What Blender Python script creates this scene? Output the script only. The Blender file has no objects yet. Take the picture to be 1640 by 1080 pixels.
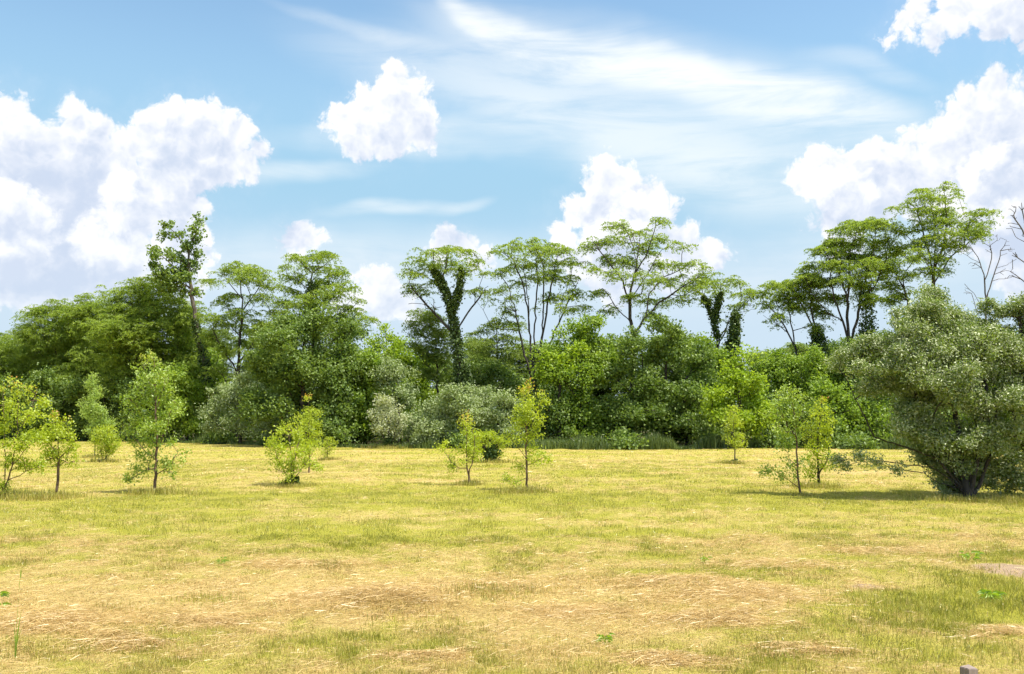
import bpy, math, random, time, zlib
import numpy as np
from mathutils import Vector
T0 = time.time()
sc = bpy.context.scene
col = sc.collection
R = math.radians

# ------------------------------------------------------------------ camera
EYE, FPX, HOR = 1.6, 1500.0, 670.0          # eye height, focal length in photo pixels, horizon row
PITCH = math.atan((HOR - 540.0) / FPX)
cd = bpy.data.cameras.new("camera"); cam = bpy.data.objects.new("camera", cd); col.objects.link(cam)
cam.location = (0, 0, EYE); cam.rotation_euler = (R(90) + PITCH, 0, 0)
cd.sensor_width = 36.0; cd.lens = 36.0 * FPX / 1640.0; cd.clip_end = 20000; cd.clip_start = 0.05
sc.camera = cam

def direction(px, py):                       # photo pixel -> world direction
    x, z = (px - 820.0) / FPX, (540.0 - py) / FPX
    c, s = math.cos(PITCH), math.sin(PITCH)
    v = (x, c - z * s, s + z * c); n = math.sqrt(sum(a * a for a in v))
    return (v[0] / n, v[1] / n, v[2] / n)
def at(px, py, Y):                           # the point of the place seen at a pixel, at depth Y
    d = direction(px, py); k = Y / d[1]
    return np.array((d[0] * k, Y, EYE + d[2] * k))
def ground_depth(py):                        # depth of the ground seen at a photo row
    d = direction(820, py)
    return -EYE / d[2] * d[1]

# ------------------------------------------------------------------ sun, exposure
SUN_EL, SUN_AZ = 65.0, 118.0                  # azimuth from +Y, clockwise: high on the right
sd = bpy.data.lights.new("sun", 'SUN'); sun = bpy.data.objects.new("sun", sd); col.objects.link(sun)
sd.energy = 4.2; sd.angle = R(0.5); sd.color = (1.0, 0.94, 0.84)
sv = Vector((math.sin(R(SUN_AZ)) * math.cos(R(SUN_EL)), math.cos(R(SUN_AZ)) * math.cos(R(SUN_EL)), math.sin(R(SUN_EL))))
sun.rotation_euler = sv.to_track_quat('Z', 'Y').to_euler()
sc.view_settings.view_transform = 'Standard'; sc.view_settings.look = 'None'
sc.view_settings.exposure = 1.0; sc.view_settings.gamma = 1.0; sc.view_settings.use_curve_mapping = False
sc.cycles.max_bounces = 8; sc.cycles.diffuse_bounces = 5; sc.cycles.glossy_bounces = 1
sc.cycles.transmission_bounces = 4; sc.cycles.transparent_max_bounces = 4
sc.cycles.caustics_reflective = False; sc.cycles.caustics_refractive = False
sc.cycles.use_denoising = True; sc.cycles.use_adaptive_sampling = True; sc.cycles.adaptive_threshold = 0.02; sc.cycles.adaptive_min_samples = 8

# ------------------------------------------------------------------ sky with its clouds
world = bpy.data.worlds.new("World"); sc.world = world; world.use_nodes = True
world.cycles.sampling_method = 'MANUAL'; world.cycles.sample_map_resolution = 256
class NT:                                    # a short hand for building node trees
    def __init__(s, tree): s.t = tree
    def n(s, kind, ins=(), **kw):
        nd = s.t.nodes.new(kind)
        for k, v in kw.items(): setattr(nd, k, v)
        for i, v in (ins.items() if isinstance(ins, dict) else enumerate(ins)):
            if v is None: continue
            if isinstance(v, bpy.types.NodeSocket): s.t.links.new(v, nd.inputs[i])
            else: nd.inputs[i].default_value = v
        return nd
    def m(s, op, a, b=None, c=None, clamp=False):
        return s.n('ShaderNodeMath', [a, b, c], operation=op, use_clamp=clamp).outputs[0]
    def vm(s, op, a, b=None, out=0):
        return s.n('ShaderNodeVectorMath', [a, b], operation=op).outputs[out]
    def step(s, x, a, b, lo=0.0, hi=1.0):
        return s.n('ShaderNodeMapRange', [x, a, b, lo, hi], interpolation_type='SMOOTHSTEP').outputs[0]
    def mix(s, f, a, b, blend='MIX'):
        nd = s.t.nodes.new('ShaderNodeMix'); nd.data_type = 'RGBA'; nd.blend_type = blend
        for i, v in ((0, f), (6, a), (7, b)):
            if isinstance(v, bpy.types.NodeSocket): s.t.links.new(v, nd.inputs[i])
            else: nd.inputs[i].default_value = v
        return nd.outputs[2]
    def noise(s, vec, scale, detail=4, rough=0.55, dist=0.0, out='Fac', lac=2.0):
        nd = s.n('ShaderNodeTexNoise', {'Vector': vec, 'Scale': scale, 'Detail': detail, 'Roughness': rough,
                                        'Distortion': dist, 'Lacunarity': lac}); return nd.outputs[out]
SKY = 0.115
def azel(px, py):                            # pixel -> angles on the sky, in tenths of a radian
    d = direction(px, py)
    return (10 * math.atan2(d[0], d[1]), 10 * math.asin(d[2]))
# cumulus: lumps of cloud as (px, py, radius in px)
CUM = [ # big bank on the left
 (20,190,38),(60,215,26),(120,205,34),(160,215,22),(30,260,70),(110,270,70),(180,262,48),(205,290,40),(60,340,105),(170,345,75),(15,350,85),(90,400,85),(180,400,65),(-80,240,80),(-120,330,140),(20,420,70),(110,450,50),
 # towering head beside it
 (258,215,38),(292,202,42),(335,205,38),(372,220,34),(300,245,55),(350,250,50),(392,262,20),(412,244,14),(275,280,44),(385,200,11),
 # its shaft
 (265,330,50),(290,340,36),(285,390,48),(290,440,44),
 # single cloud in the middle
 (636,122,22),(648,150,30),(620,165,35),(595,175,26),(660,180,38),(625,205,48),(675,205,30),(560,195,24),(540,190,14),(530,210,15),(575,215,36),(585,150,10),
 # puffs just above the trees
 (482,378,23),(466,386,16),(500,384,16),(716,388,24),(700,396,18),(738,392,17),(770,412,18),(594,448,22),(612,462,28),(590,476,26),(630,490,30),(575,440,14),(560,480,26),(655,500,22),
 # cauliflower behind the middle trees
 (972,268,22),(990,285,26),(968,300,32),(1010,305,24),(1040,320,32),(1062,332,20),(1030,350,40),(950,335,34),(920,345,26),(905,370,26),(980,370,50),(1085,390,26),(1110,385,20),(1125,410,30),(1150,410,16),(1080,430,45),(1000,430,60),(920,410,30),
 # right bank
 (1305,268,30),(1345,270,34),(1385,262,30),(1340,300,45),(1295,300,26),(1400,295,45),(1430,258,26),(1455,252,22),(1475,225,20),(1460,280,50),(1500,215,26),(1520,190,22),(1545,170,20),(1560,150,22),(1585,140,22),(1603,150,18),(1570,185,38),(1530,240,55),(1610,175,22),(1640,160,26),(1630,210,50),(1590,270,60),(1500,300,60),(1560,340,60),(1640,330,80),(1720,240,110),(1400,330,30),(1320,360,22),(1345,345,22),(1350,385,30),(1720,380,110),
 # top right
 (1450,40,22),(1480,22,26),(1505,42,20),(1530,18,30),(1575,12,32),(1620,5,40),(1585,55,16),(1500,60,12),(1420,62,6),(1680,0,60),
]
def field(name, lumps, k):
    g = bpy.data.node_groups.new(name, 'ShaderNodeTree')
    g.interface.new_socket("P", in_out='INPUT', socket_type='NodeSocketVector')
    g.interface.new_socket("F", in_out='OUTPUT', socket_type='NodeSocketFloat')
    gn = NT(g); gi = g.nodes.new('NodeGroupInput'); go = g.nodes.new('NodeGroupOutput')
    acc = None
    for (px, py, r) in lumps:
        a, e = azel(px, py)
        f = gn.m('SUBTRACT', r / 150.0, gn.vm('DISTANCE', gi.outputs[0], (a, e, 0.0), out=1))
        acc = f if acc is None else gn.m('SMOOTH_MAX', acc, f, k)
    g.links.new(acc, go.inputs[0])
    return g
NEAR = [(-10,330,44),(25,318,28),(50,335,30),(72,352,22),(40,375,44),(85,380,16),(0,400,60),   # heap in front at far left
 (196,300,28),(208,325,20),(190,350,34),(225,372,18),(205,400,40),(240,400,24),(150,390,36),
 (345,385,14),(352,405,20),(372,410,18),(340,440,36),(400,430,26),
 (1020,318,22),(1045,325,26),(1066,338,15),(1030,352,36),(1000,368,34),(960,375,28),(925,372,26),(905,385,20),(1075,360,16),
 (1320,290,26),(1350,296,30),(1378,300,22),(1300,315,24),(1340,325,30),(1390,315,18),(1365,330,22),
 (1590,245,16),(1575,262,20),(1555,285,24),(1605,232,10),(1560,310,30),(1520,330,30),(1610,345,24)]
G_NEAR = field("cumulus_near_heaps", NEAR, 0.06)
G_ALL = field("cumulus_lumps", CUM, 0.07)
G_BIG = field("cumulus_bodies", [c for c in CUM if c[2] >= 26], 0.10)

w = NT(world.node_tree); w.t.nodes.clear()
tc = w.t.nodes.new('ShaderNodeTexCoord')
sep = w.n('ShaderNodeSeparateXYZ', [tc.outputs['Generated']])
az = w.m('MULTIPLY', w.m('ARCTAN2', sep.outputs[0], sep.outputs[1]), 10.0)
el = w.m('MULTIPLY', w.m('ARCSINE', sep.outputs[2]), 10.0)
P = w.n('ShaderNodeCombineXYZ', [az, el, 0.0]).outputs[0]
sky = w.n('ShaderNodeTexSky', sky_type='NISHITA', sun_disc=False, sun_elevation=R(SUN_EL),
          sun_rotation=R(SUN_AZ), altitude=200.0, air_density=1.0, dust_density=0.6, ozone_density=1.5).outputs[0]
# warp the position a little, then carve the lumps with rounded cells
wv = w.noise(P, 1.7, 4, 0.6, out='Color')
Pw = w.vm('ADD', P, w.vm('SCALE', w.vm('SUBTRACT', wv, (0.5, 0.5, 0.5))))
sc_node = [n for n in w.t.nodes if n.bl_idname == 'ShaderNodeVectorMath' and n.operation == 'SCALE'][0]; sc_node.inputs[3].default_value = 0.30
def grp(g, pos):
    gr = w.t.nodes.new('ShaderNodeGroup'); gr.node_tree = g; w.t.links.new(pos, gr.inputs[0]); return gr.outputs[0]
def bump(pos, det):
    v = w.n('ShaderNodeTexVoronoi', {'Vector': pos, 'Scale': 3.4, 'Detail': det, 'Roughness': 0.55, 'Lacunarity': 2.3, 'Randomness': 1.0},
            voronoi_dimensions='2D', feature='F1', normalize=True)
    return w.m('SUBTRACT', 0.46, v.outputs['Distance'])
F0 = grp(G_ALL, Pw); B0 = bump(Pw, 3.0)
L = (-0.06, 0.12, 0.0); L2 = (-0.12, 0.26, 0.0)
B1 = bump(w.vm('ADD', Pw, L), 2.0)
G0 = grp(G_BIG, Pw); G1 = grp(G_BIG, w.vm('ADD', Pw, L2))
fine = w.m('SUBTRACT', w.noise(P, 5.0, 5, 0.62), 0.5)
D0 = w.m('ADD', w.m('ADD', F0, w.m('MULTIPLY', B0, 0.42)), w.m('MULTIPLY', fine, 0.15))
slopeF = w.m('MULTIPLY', w.m('SUBTRACT', G0, G1), 1.5)
slopeB = w.m('MULTIPLY', w.m('SUBTRACT', B0, B1), 1.7)
rim = w.step(D0, 0.30, 0.02)
soft = w.noise(P, 0.8, 3, 0.5)
depth = w.step(F0, 0.05, 0.6)
slopeB = w.m('MULTIPLY', slopeB, w.m('SUBTRACT', 1.0, w.m('MULTIPLY', depth, 0.6)))
lit = w.m('ADD', w.m('ADD', slopeF, slopeB), w.m('ADD', w.m('MULTIPLY', soft, 1.0), w.m('MULTIPLY', rim, 0.45)))
lit = w.m('SUBTRACT', lit, w.m('MULTIPLY', depth, 0.26))
lit = w.step(lit, 0.05, 1.45)
H0 = grp(G_NEAR, Pw); H1 = grp(G_NEAR, w.vm('ADD', Pw, L2))
DN = w.m('ADD', w.m('ADD', H0, w.m('MULTIPLY', B0, 0.30)), w.m('MULTIPLY', fine, 0.20))
litn = w.m('ADD', w.m('MULTIPLY', w.m('SUBTRACT', H0, H1), 2.4), w.m('ADD', w.m('MULTIPLY', w.m('SUBTRACT', B0, B1), 1.2), w.m('ADD', w.m('MULTIPLY', soft, .7), .25)))
litn = w.step(w.m('SUBTRACT', litn, w.m('MULTIPLY', w.step(H0, .02, .35), .3)), 0.0, 1.25)
K = 0.95 / SKY
def rgb(r, g_, b, s=1.0): return (r * s * K, g_ * s * K, b * s * K, 1)
ccol = w.mix(lit, rgb(0.34, 0.39, 0.48), rgb(0.58, 0.58, 0.59))
ccol = w.mix(w.step(DN, 0.0, 0.14), ccol, w.mix(litn, rgb(0.36, 0.405, 0.49), rgb(0.60, 0.60, 0.60)))
edge = w.step(D0, 0.0, 0.10)
wide = w.step(D0, -0.25, 0.55)
mask = w.m('MAXIMUM', edge, w.m('MULTIPLY', wide, 0.25))
lowfade = w.step(el, 0.2, 1.9, 0.55, 1.0)
mask = w.m('MULTIPLY', mask, lowfade)
# cirrus: soft streaks inside long tilted patches (px, py, half length, half width, tilt, strength)
CIR = [(950,88,280,40,-13,1.0),(1120,128,280,42,-16,1.0),(1270,178,230,42,-15,.85),(830,62,150,36,-24,.7),(745,22,75,22,-38,.75),(1010,100,400,70,-14,.5),(760,110,330,60,-6,.45),(1060,225,420,80,-10,.55),(1180,295,300,60,-11,.55),(900,190,300,50,-8,.35),
       (620,228,230,24,4,.5),(560,45,150,14,-8,.35),(480,288,130,18,5,.45),(620,340,110,12,8,.5),(735,328,60,11,16,.45),(700,250,200,16,3,.3),
       (250,430,600,60,0,.55),(700,420,500,60,0,.45),(1350,430,500,70,0,.5),(900,470,900,60,0,.45),(1380,120,110,20,-20,.3)]
ca = None
stP = w.n('ShaderNodeMapping', {'Vector': P, 'Rotation': (0, 0, R(13)), 'Scale': (0.42, 2.6, 1)}, vector_type='POINT').outputs[0]
streak = w.noise(stP, 1.3, 6, 0.62, 0.5)
Pc = w.vm('ADD', P, w.vm('SCALE', w.vm('SUBTRACT', w.noise(P, 0.35, 4, 0.55, out='Color'), (0.5, 0.5, 0.5))))
for n_ in [n for n in w.t.nodes if n.bl_idname == 'ShaderNodeVectorMath' and n.operation == 'SCALE'][1:]: n_.inputs[3].default_value = 0.8
for (px, py, lx, ly, t, s) in CIR:
    a, e = azel(px, py)
    q = w.n('ShaderNodeMapping', {'Vector': Pc, 'Location': (a, e, 0), 'Rotation': (0, 0, R(t)), 'Scale': (lx / 150.0, ly / 150.0, 1)}, vector_type='TEXTURE').outputs[0]
    v = w.m('MULTIPLY', w.step(w.vm('LENGTH', q, out=1), 1.25, 0.15), s)
    ca = v if ca is None else w.m('SUBTRACT', w.m('ADD', ca, v), w.m('MULTIPLY', ca, v))
cir = w.m('MULTIPLY', ca, w.step(streak, 0.28, 0.62, 0.45, 1.0), clamp=True)
cir = w.m('MULTIPLY', cir, 0.95)
tint = w.mix(1.0, sky, (1.00, 1.08, 0.97, 1), 'MULTIPLY')
tint = w.mix(w.step(el, 4.4, 2.3, 0.0, 0.9), tint, rgb(0.212, 0.350, 0.455))
c1 = w.mix(cir, tint, rgb(0.56, 0.575, 0.57))
haze = w.step(el, 2.5, 0.8, 0.0, 0.92)
c1 = w.mix(haze, c1, rgb(0.345, 0.42, 0.49))
# unseen broken cloud added overhead and behind the camera to raise the fill light
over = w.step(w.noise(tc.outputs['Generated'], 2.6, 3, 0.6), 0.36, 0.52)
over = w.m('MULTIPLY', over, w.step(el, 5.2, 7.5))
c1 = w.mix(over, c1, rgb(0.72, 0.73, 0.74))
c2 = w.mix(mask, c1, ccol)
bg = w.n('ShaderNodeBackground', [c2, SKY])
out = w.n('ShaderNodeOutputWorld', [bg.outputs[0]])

# ------------------------------------------------------------------ helpers
rng = np.random.default_rng(7)
def nrm(a): return a / np.maximum(np.linalg.norm(a, axis=-1, keepdims=True), 1e-9)

def mesh_object(name, V, F, mat, parent=None, attrs=None, smooth=False):
    """V (n,3); F a list of face arrays (m,k) of one size each; attrs = face attributes"""
    me = bpy.data.meshes.new(name)
    V = np.asarray(V, dtype=np.float32)
    tot = np.concatenate([np.full(len(f), f.shape[1], dtype=np.int32) for f in F])
    idx = np.concatenate([f.ravel() for f in F]).astype(np.int32)
    st = np.concatenate([[0], np.cumsum(tot)[:-1]]).astype(np.int32)
    me.vertices.add(len(V)); me.vertices.foreach_set("co", V.ravel())
    me.loops.add(len(idx)); me.loops.foreach_set("vertex_index", idx)
    me.polygons.add(len(tot)); me.polygons.foreach_set("loop_start", st); me.polygons.foreach_set("loop_total", tot)
    me.update(calc_edges=True)
    for k, (dom, val) in (attrs or {}).items():
        at_ = me.attributes.new(k, 'FLOAT', dom); at_.data.foreach_set("value", np.asarray(val, dtype=np.float32))
    me.polygons.foreach_set("use_smooth", np.full(len(tot), smooth, dtype=bool))
    if mat is not None: me.materials.append(mat)
    o = bpy.data.objects.new(name, me); col.objects.link(o)
    if parent is not None: o.parent = parent
    return o

def tag(o, label=None, cat=None, group=None, kind=None):
    if label: o["label"] = label
    if cat: o["category"] = cat
    if group: o["group"] = group
    if kind: o["kind"] = kind
    return o
def thing(name, label, cat, loc, group=None):
    o = bpy.data.objects.new(name, None); col.objects.link(o); o.location = [float(c) for c in loc]
    o.empty_display_size = 0.2
    return tag(o, label, cat, group)

# value noise on a wrapped lattice, used for the lie of the land and for where the grass is dry
LAT = np.random.default_rng(3).random((256, 256))
def vnoise(x, y):
    xi = np.floor(x).astype(int); yi = np.floor(y).astype(int); fx = x - xi; fy = y - yi
    fx = fx * fx * (3 - 2 * fx); fy = fy * fy * (3 - 2 * fy)
    a = LAT[xi % 256, yi % 256]; b = LAT[(xi + 1) % 256, yi % 256]; c = LAT[xi % 256, (yi + 1) % 256]; d = LAT[(xi + 1) % 256, (yi + 1) % 256]
    return (a * (1 - fx) + b * fx) * (1 - fy) + (c * (1 - fx) + d * fx) * fy
def fbm(x, y, o=4):
    s = 0; a = 0.5; t = 0
    for i in range(o):
        s = s + a * vnoise(x + 17.3 * i, y + 9.1 * i); t += a; a *= 0.5; x = x * 2.03; y = y * 2.03
    return s / t
def gpos(px, py):
    Y = ground_depth(py); return at(px, py, Y)[:2]
MOUNDS = [(*gpos(600, 975), 0.75, 0.55, 0.09), (*gpos(760, 960), 0.6, 0.5, 0.06), (*gpos(1210, 975), 0.8, 0.7, 0.05),
          (*gpos(530, 915), 0.35, 0.3, 0.06), (*gpos(1100, 940), 0.8, 0.5, 0.05), (*gpos(120, 1010), 0.6, 0.5, 0.04)]
def ground_z(x, y):
    x = np.asarray(x, float); y = np.asarray(y, float)
    near = np.clip((90 - np.hypot(x, y)) / 40, 0, 1)
    z = (fbm(x * 0.16 + 5, y * 0.16 + 9, 3) - 0.5) * 0.16 + (fbm(x * 1.1 + 40, y * 1.1 + 3, 3) - 0.5) * 0.06
    for (mx, my, sx, sy, h) in MOUNDS: z = z + h * np.exp(-((x - mx) / sx) ** 2 - ((y - my) / sy) ** 2)
    return z * near

# ------------------------------------------------------------------ materials
def new_mat(name):
    m = bpy.data.materials.new(name); m.use_nodes = True; m.node_tree.nodes.clear(); return m, NT(m.node_tree)
def leaf_mat(name, c1, c2, trans=0.42, gloss=0.07, back=None, tip=None, rough=0.5, tgain=(1.2, 1.2, 0.6)):
    m, t = new_mat(name)
    a = t.n('ShaderNodeAttribute', attribute_name='rnd').outputs['Fac']
    c = t.mix(a, (*c1, 1), (*c2, 1))
    if tip is not None:
        tp = t.n('ShaderNodeAttribute', attribute_name='tip').outputs['Fac']
        c = t.mix(tp, c, (*tip, 1))
    tcol = t.mix(1.0, c, (*tgain, 1), 'MULTIPLY')
    if back is not None:
        bf = t.n('ShaderNodeNewGeometry').outputs['Backfacing']
        c = t.mix(bf, c, (*back, 1))
    d = t.n('ShaderNodeBsdfDiffuse', {'Color': c}).outputs[0]
    tr = t.n('ShaderNodeBsdfTranslucent', {'Color': tcol}).outputs[0]
    x = t.n('ShaderNodeMixShader', [trans, d, tr]).outputs[0]
    gl = t.n('ShaderNodeBsdfGlossy', {'Color': (0.9, 0.95, 0.85, 1), 'Roughness': rough}).outputs[0]
    x = t.n('ShaderNodeMixShader', [gloss, x, gl]).outputs[0]
    t.n('ShaderNodeOutputMaterial', [x]); return m
def bark_mat(name, c1, c2, scale=6.0):
    m, t = new_mat(name)
    co = t.n('ShaderNodeTexCoord').outputs['Object']
    mp = t.n('ShaderNodeMapping', {'Vector': co, 'Scale': (1, 1, 0.22)}).outputs[0]
    nz = t.noise(mp, scale, 6, 0.65)
    c = t.mix(t.step(nz, 0.35, 0.65), (*c1, 1), (*c2, 1))
    b = t.n('ShaderNodeBump', {'Strength': 0.7, 'Distance': 0.03, 'Height': nz}).outputs[0]
    p = t.n('ShaderNodeBsdfPrincipled', {'Base Color': c, 'Roughness': 0.9, 'Normal': b})
    t.n('ShaderNodeOutputMaterial', [p.outputs[0]]); return m

M = {
 'locust': leaf_mat('locust_leaves', (.175, .265, .034), (.340, .430, .080), 0.58, .03),
 'locust_dull': leaf_mat('locust_leaves_far', (.150, .225, .038), (.290, .370, .080), 0.50, .03),
 'deep': leaf_mat('deep_green_leaves', (.085, .155, .026), (.240, .330, .065), 0.44, 0.035),
 'mid': leaf_mat('mid_green_leaves', (.155, .260, .026), (.310, .420, .055), 0.47, 0.03),
 'lime': leaf_mat('lime_green_leaves', (.220, .340, .018), (.380, .490, .045), 0.50, 0.03),
 'silver': leaf_mat('silvery_leaves', (.160, .235, .065), (.310, .385, .140), 0.36, 0.03, back=(.40, .47, .24)),
 'silver_pale': leaf_mat('pale_silvery_leaves', (.290, .340, .160), (.480, .520, .280), 0.38, 0.04, back=(.58, .61, .42)),
 'olive': leaf_mat('olive_leaves', (.095, .160, .024), (.260, .345, .080), 0.36, 0.05, back=(.44, .48, .26), rough=0.45),
 'sap': leaf_mat('sapling_leaves', (.300, .395, .018), (.500, .570, .050), 0.54, 0.04, tip=(.62, .30, .10)),
 'sapg': leaf_mat('green_sapling_leaves', (.190, .310, .024), (.390, .490, .060), 0.50, 0.06, tip=(.50, .50, .06)),
 'pale': leaf_mat('pale_green_leaves', (.250, .370, .070), (.420, .530, .140), 0.50, 0.04),
 'ivy': leaf_mat('ivy_leaves', (.036, .068, .014), (.105, .165, .032), 0.28, 0.04),
 'poplar': leaf_mat('poplar_leaves', (.110, .190, .026), (.260, .350, .070), 0.46, 0.05),
 'bark': bark_mat('grey_brown_bark', (.05, .04, .03), (.15, .125, .10)),
 'bark_dark': bark_mat('dark_bark', (.022, .018, .014), (.065, .052, .042)),
 'bark_pale': bark_mat('dead_wood', (.07, .058, .055), (.15, .13, .12)),
 'bark_red': bark_mat('reddish_bark', (.085, .05, .03), (.20, .13, .085), 20.0),
}

# ------------------------------------------------------------------ trees
def leaf_geo(C, L, W, up=1.0, droop=0.0, fold=0.15, along=None):
    n = len(C)
    N = nrm(rng.normal(size=(n, 3)) + np.array([0, 0, up]))
    A = rng.normal(size=(n, 3)) if along is None else along + rng.normal(size=(n, 3)) * 0.6
    A[:, 2] -= droop
    A = nrm(A - N * np.sum(A * N, 1, keepdims=True) * (1 - min(droop, 0.9) * 0.7)); B = nrm(np.cross(N, A)); N = nrm(np.cross(A, B))
    k = rng.uniform(0.65, 1.25, (n, 1)); l = L * k / 2; w_ = W * k / 2
    V = np.stack([C - A * l, C + B * w_ + N * w_ * fold * 2 - A * l * 0.1, C + A * l, C - B * w_ + N * w_ * fold * 2 - A * l * 0.1], 1).reshape(-1, 3)
    F = np.arange(4 * n).reshape(-1, 4)
    return V, F

class Skel:
    """a branching skeleton: every new twig joins the wood by the cheapest way"""
    def __init__(s): s.P = []; s.par = []; s.len = []; s.tip = []
    def add(s, p, par):
        s.P.append(np.array(p, float)); s.par.append(par)
        s.len.append(0.0 if par < 0 else s.len[par] + float(np.linalg.norm(s.P[-1] - s.P[par])))
        return len(s.P) - 1
    def stem(s, pts, par=-1, step=0.35, wob=0.04):
        for k, p in enumerate(pts):
            p = np.array(p, float)
            if par < 0 and not s.P: par = s.add(p, -1); continue
            a = s.P[par].copy(); d = np.linalg.norm(p - a); m = max(1, int(d / step))
            for i in range(1, m + 1):
                q = a + (p - a) * i / m
                if i < m: q = q + rng.normal(size=3) * wob
                par = s.add(q, par)
        return par
    def nearest(s, p):
        return int(np.argmin(np.linalg.norm(np.array(s.P) - p, axis=1)))
    def grow(s, T, bf=0.35, lift=0.18, step=0.4, zpen=1.2, jit=0.05, zmin=None):
        T = np.asarray(T); A = np.array(s.P)
        d0 = np.min(np.linalg.norm(T[:, None] - A[None], axis=2), axis=1) if len(A) * len(T) < 4e6 else np.linalg.norm(T - A[0], axis=1)
        cap = len(A) + len(T) * 12
        buf = np.zeros((cap, 3)); ln = np.zeros(cap); n = len(A); buf[:n] = A; ln[:n] = s.len
        for i in np.argsort(d0):
            t = T[i]; dv = t - buf[:n]; d = np.sqrt((dv ** 2).sum(1))
            cost = d + bf * ln[:n] + zpen * np.clip(-(dv[:, 2]) + 0.05 * d, 0, None)
            if zmin is not None: cost = cost + 3.0 * (buf[:n, 2] < zmin)
            j = int(np.argmin(cost)); dist = d[j]
            if dist < 0.03: continue
            a = buf[j]; par = j; m = max(1, min(10, int(dist / step)))
            mid = a + (t - a) * 0.5 + np.array([0, 0, lift * dist]) + rng.normal(size=3) * jit * dist
            for k in range(1, m + 1):
                u = k / m; q = a * (1 - u) ** 2 + mid * 2 * u * (1 - u) + t * u * u
                if k < m: q = q + rng.normal(size=3) * jit * 0.25 * step
                s.P.append(q); s.par.append(par); l = ln[par] + np.linalg.norm(q - buf[par]); s.len.append(l)
                buf[n] = q; ln[n] = l; par = n; n += 1
    def wood(s, base_r, tip_r=0.006, p=1.9, taper=1.0):
        n = len(s.P); P = np.array(s.P); par = np.array(s.par)
        cnt = np.zeros(n); has = np.zeros(n, bool); has[par[par >= 0]] = True
        cnt[~has] = 1
        for i in range(n - 1, 0, -1):
            if par[i] >= 0: cnt[par[i]] += cnt[i]
        tot = cnt[0]; r = tip_r + (base_r - tip_r) * (cnt / tot) ** (1 / p)
        L = np.array(s.len); r = r * (1 - 0.25 * np.clip(L / max(L.max(), 1e-6), 0, 1) * taper)
        best = np.full(n, -1); bc = np.zeros(n)
        for i in range(1, n):
            q = par[i]
            if cnt[i] > bc[q]: bc[q] = cnt[i]; best[q] = i
        V = []; F = []; off = 0
        starts = [0] + [i for i in range(1, n) if best[par[i]] != i]
        for st in starts:
            ch = [st] if st == 0 else [par[st], st]
            i = st
            while best[i] >= 0: i = best[i]; ch.append(i)
            if len(ch) < 2: continue
            pts = P[ch]; rr = r[ch].copy()
            if st != 0: rr[0] = min(rr[0], rr[1] * 1.25)
            else: rr[0] *= 1.35
            sides = 7 if rr[0] > 0.06 else (5 if rr[0] > 0.02 else 3)
            tg = np.gradient(pts, axis=0); tg = nrm(tg)
            ref = np.array([0.31, 0.95, 0.05]) if abs(tg[0, 2]) > 0.5 else np.array([0.1, 0.2, 0.97])
            u = nrm(np.cross(tg, ref)); v = np.cross(tg, u)
            an = np.arange(sides) / sides * 2 * np.pi
            ring = pts[:, None] + rr[:, None, None] * (u[:, None] * np.cos(an)[None, :, None] + v[:, None] * np.sin(an)[None, :, None])
            m = len(ch); V.append(ring.reshape(-1, 3))
            a = np.arange(m - 1)[:, None] * sides + np.arange(sides)[None]; b = np.arange(m - 1)[:, None] * sides + (np.arange(sides)[None] + 1) % sides
            F.append((np.stack([a, b, b + sides, a + sides], -1).reshape(-1, 4)) + off); off += m * sides
        return np.concatenate(V), [np.concatenate(F)]

def sample_blobs(blobs, base, per_m2, shell=0.55, depth=0.85, flat=False):
    """blobs = world (cx, cy, cz, rx, rz, ry); points biased to their outer shells, about per_m2 clusters per square metre of outline"""
    out = []
    for (cx, cy, cz, rx, rz, ry) in blobs:
        n = max(2, int(round(per_m2 * math.pi * rx * max(rz, 0.5 * rx if not flat else rz))))
        if flat:
            q = nrm(rng.normal(size=(n, 3))) * np.sqrt(rng.random((n, 1)))
        else:              # lobes of unequal size on the crown, clusters on the upper side of each lobe
            m = max(3, int(rng.integers(6, 11)))
            lc = nrm(rng.normal(size=(m, 3)) + np.array([0, -.15, .25])) * rng.uniform(.35, 1.0, (m, 1)); lr = rng.uniform(.22, .52, (m, 1))
            j = rng.choice(m, n, p=(lr[:, 0] ** 2 / (lr ** 2).sum()))
            d = nrm(rng.normal(size=(n, 3)) + np.array([0, 0, .45]))
            q = lc[j] + d * lr[j] * rng.uniform(.65, 1.1, (n, 1))
            sp_ = rng.random(n) < .11; q[sp_] *= rng.uniform(1.05, 1.35, (sp_.sum(), 1))
        out.append(np.stack([cx + q[:, 0] * rx, cy + q[:, 1] * ry, cz + q[:, 2] * rz], 1))
    return np.concatenate(out)

def cluster_leaves(T, n_leaf, spread, zs=0.35, sag=0.0):
    n = len(T); k = max(1, int(n_leaf))
    if sag:                # feathery fronds: leaflets in rows along a few arching rays
        f = rng.integers(0, 7, (n, k)); th = (rng.random((n, 1)) * 6.28 + np.arange(7)[None] * .9 + rng.normal(0, .15, (n, 7)))
        th = np.take_along_axis(th, f, 1); ln = np.take_along_axis(rng.uniform(.55, 1.35, (n, 7)), f, 1); u = np.sqrt(rng.random((n, k))) * ln * spread * 1.7
        off = np.stack([np.cos(th) * u, np.sin(th) * u, -.38 * u * u / spread + .06 * u], -1) + rng.normal(size=(n, k, 3)) * np.array([.045, .045, .02])
    else:
        off = np.clip(rng.normal(size=(n, k, 3)), -1.9, 1.9) * np.array([spread, spread, spread * zs]) * rng.uniform(.6, 1.3, (n, 1, 1))
    C = (T[:, None] + off).reshape(-1, 3)
    cl = np.repeat(rng.random(n), k)
    return C, cl

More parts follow.
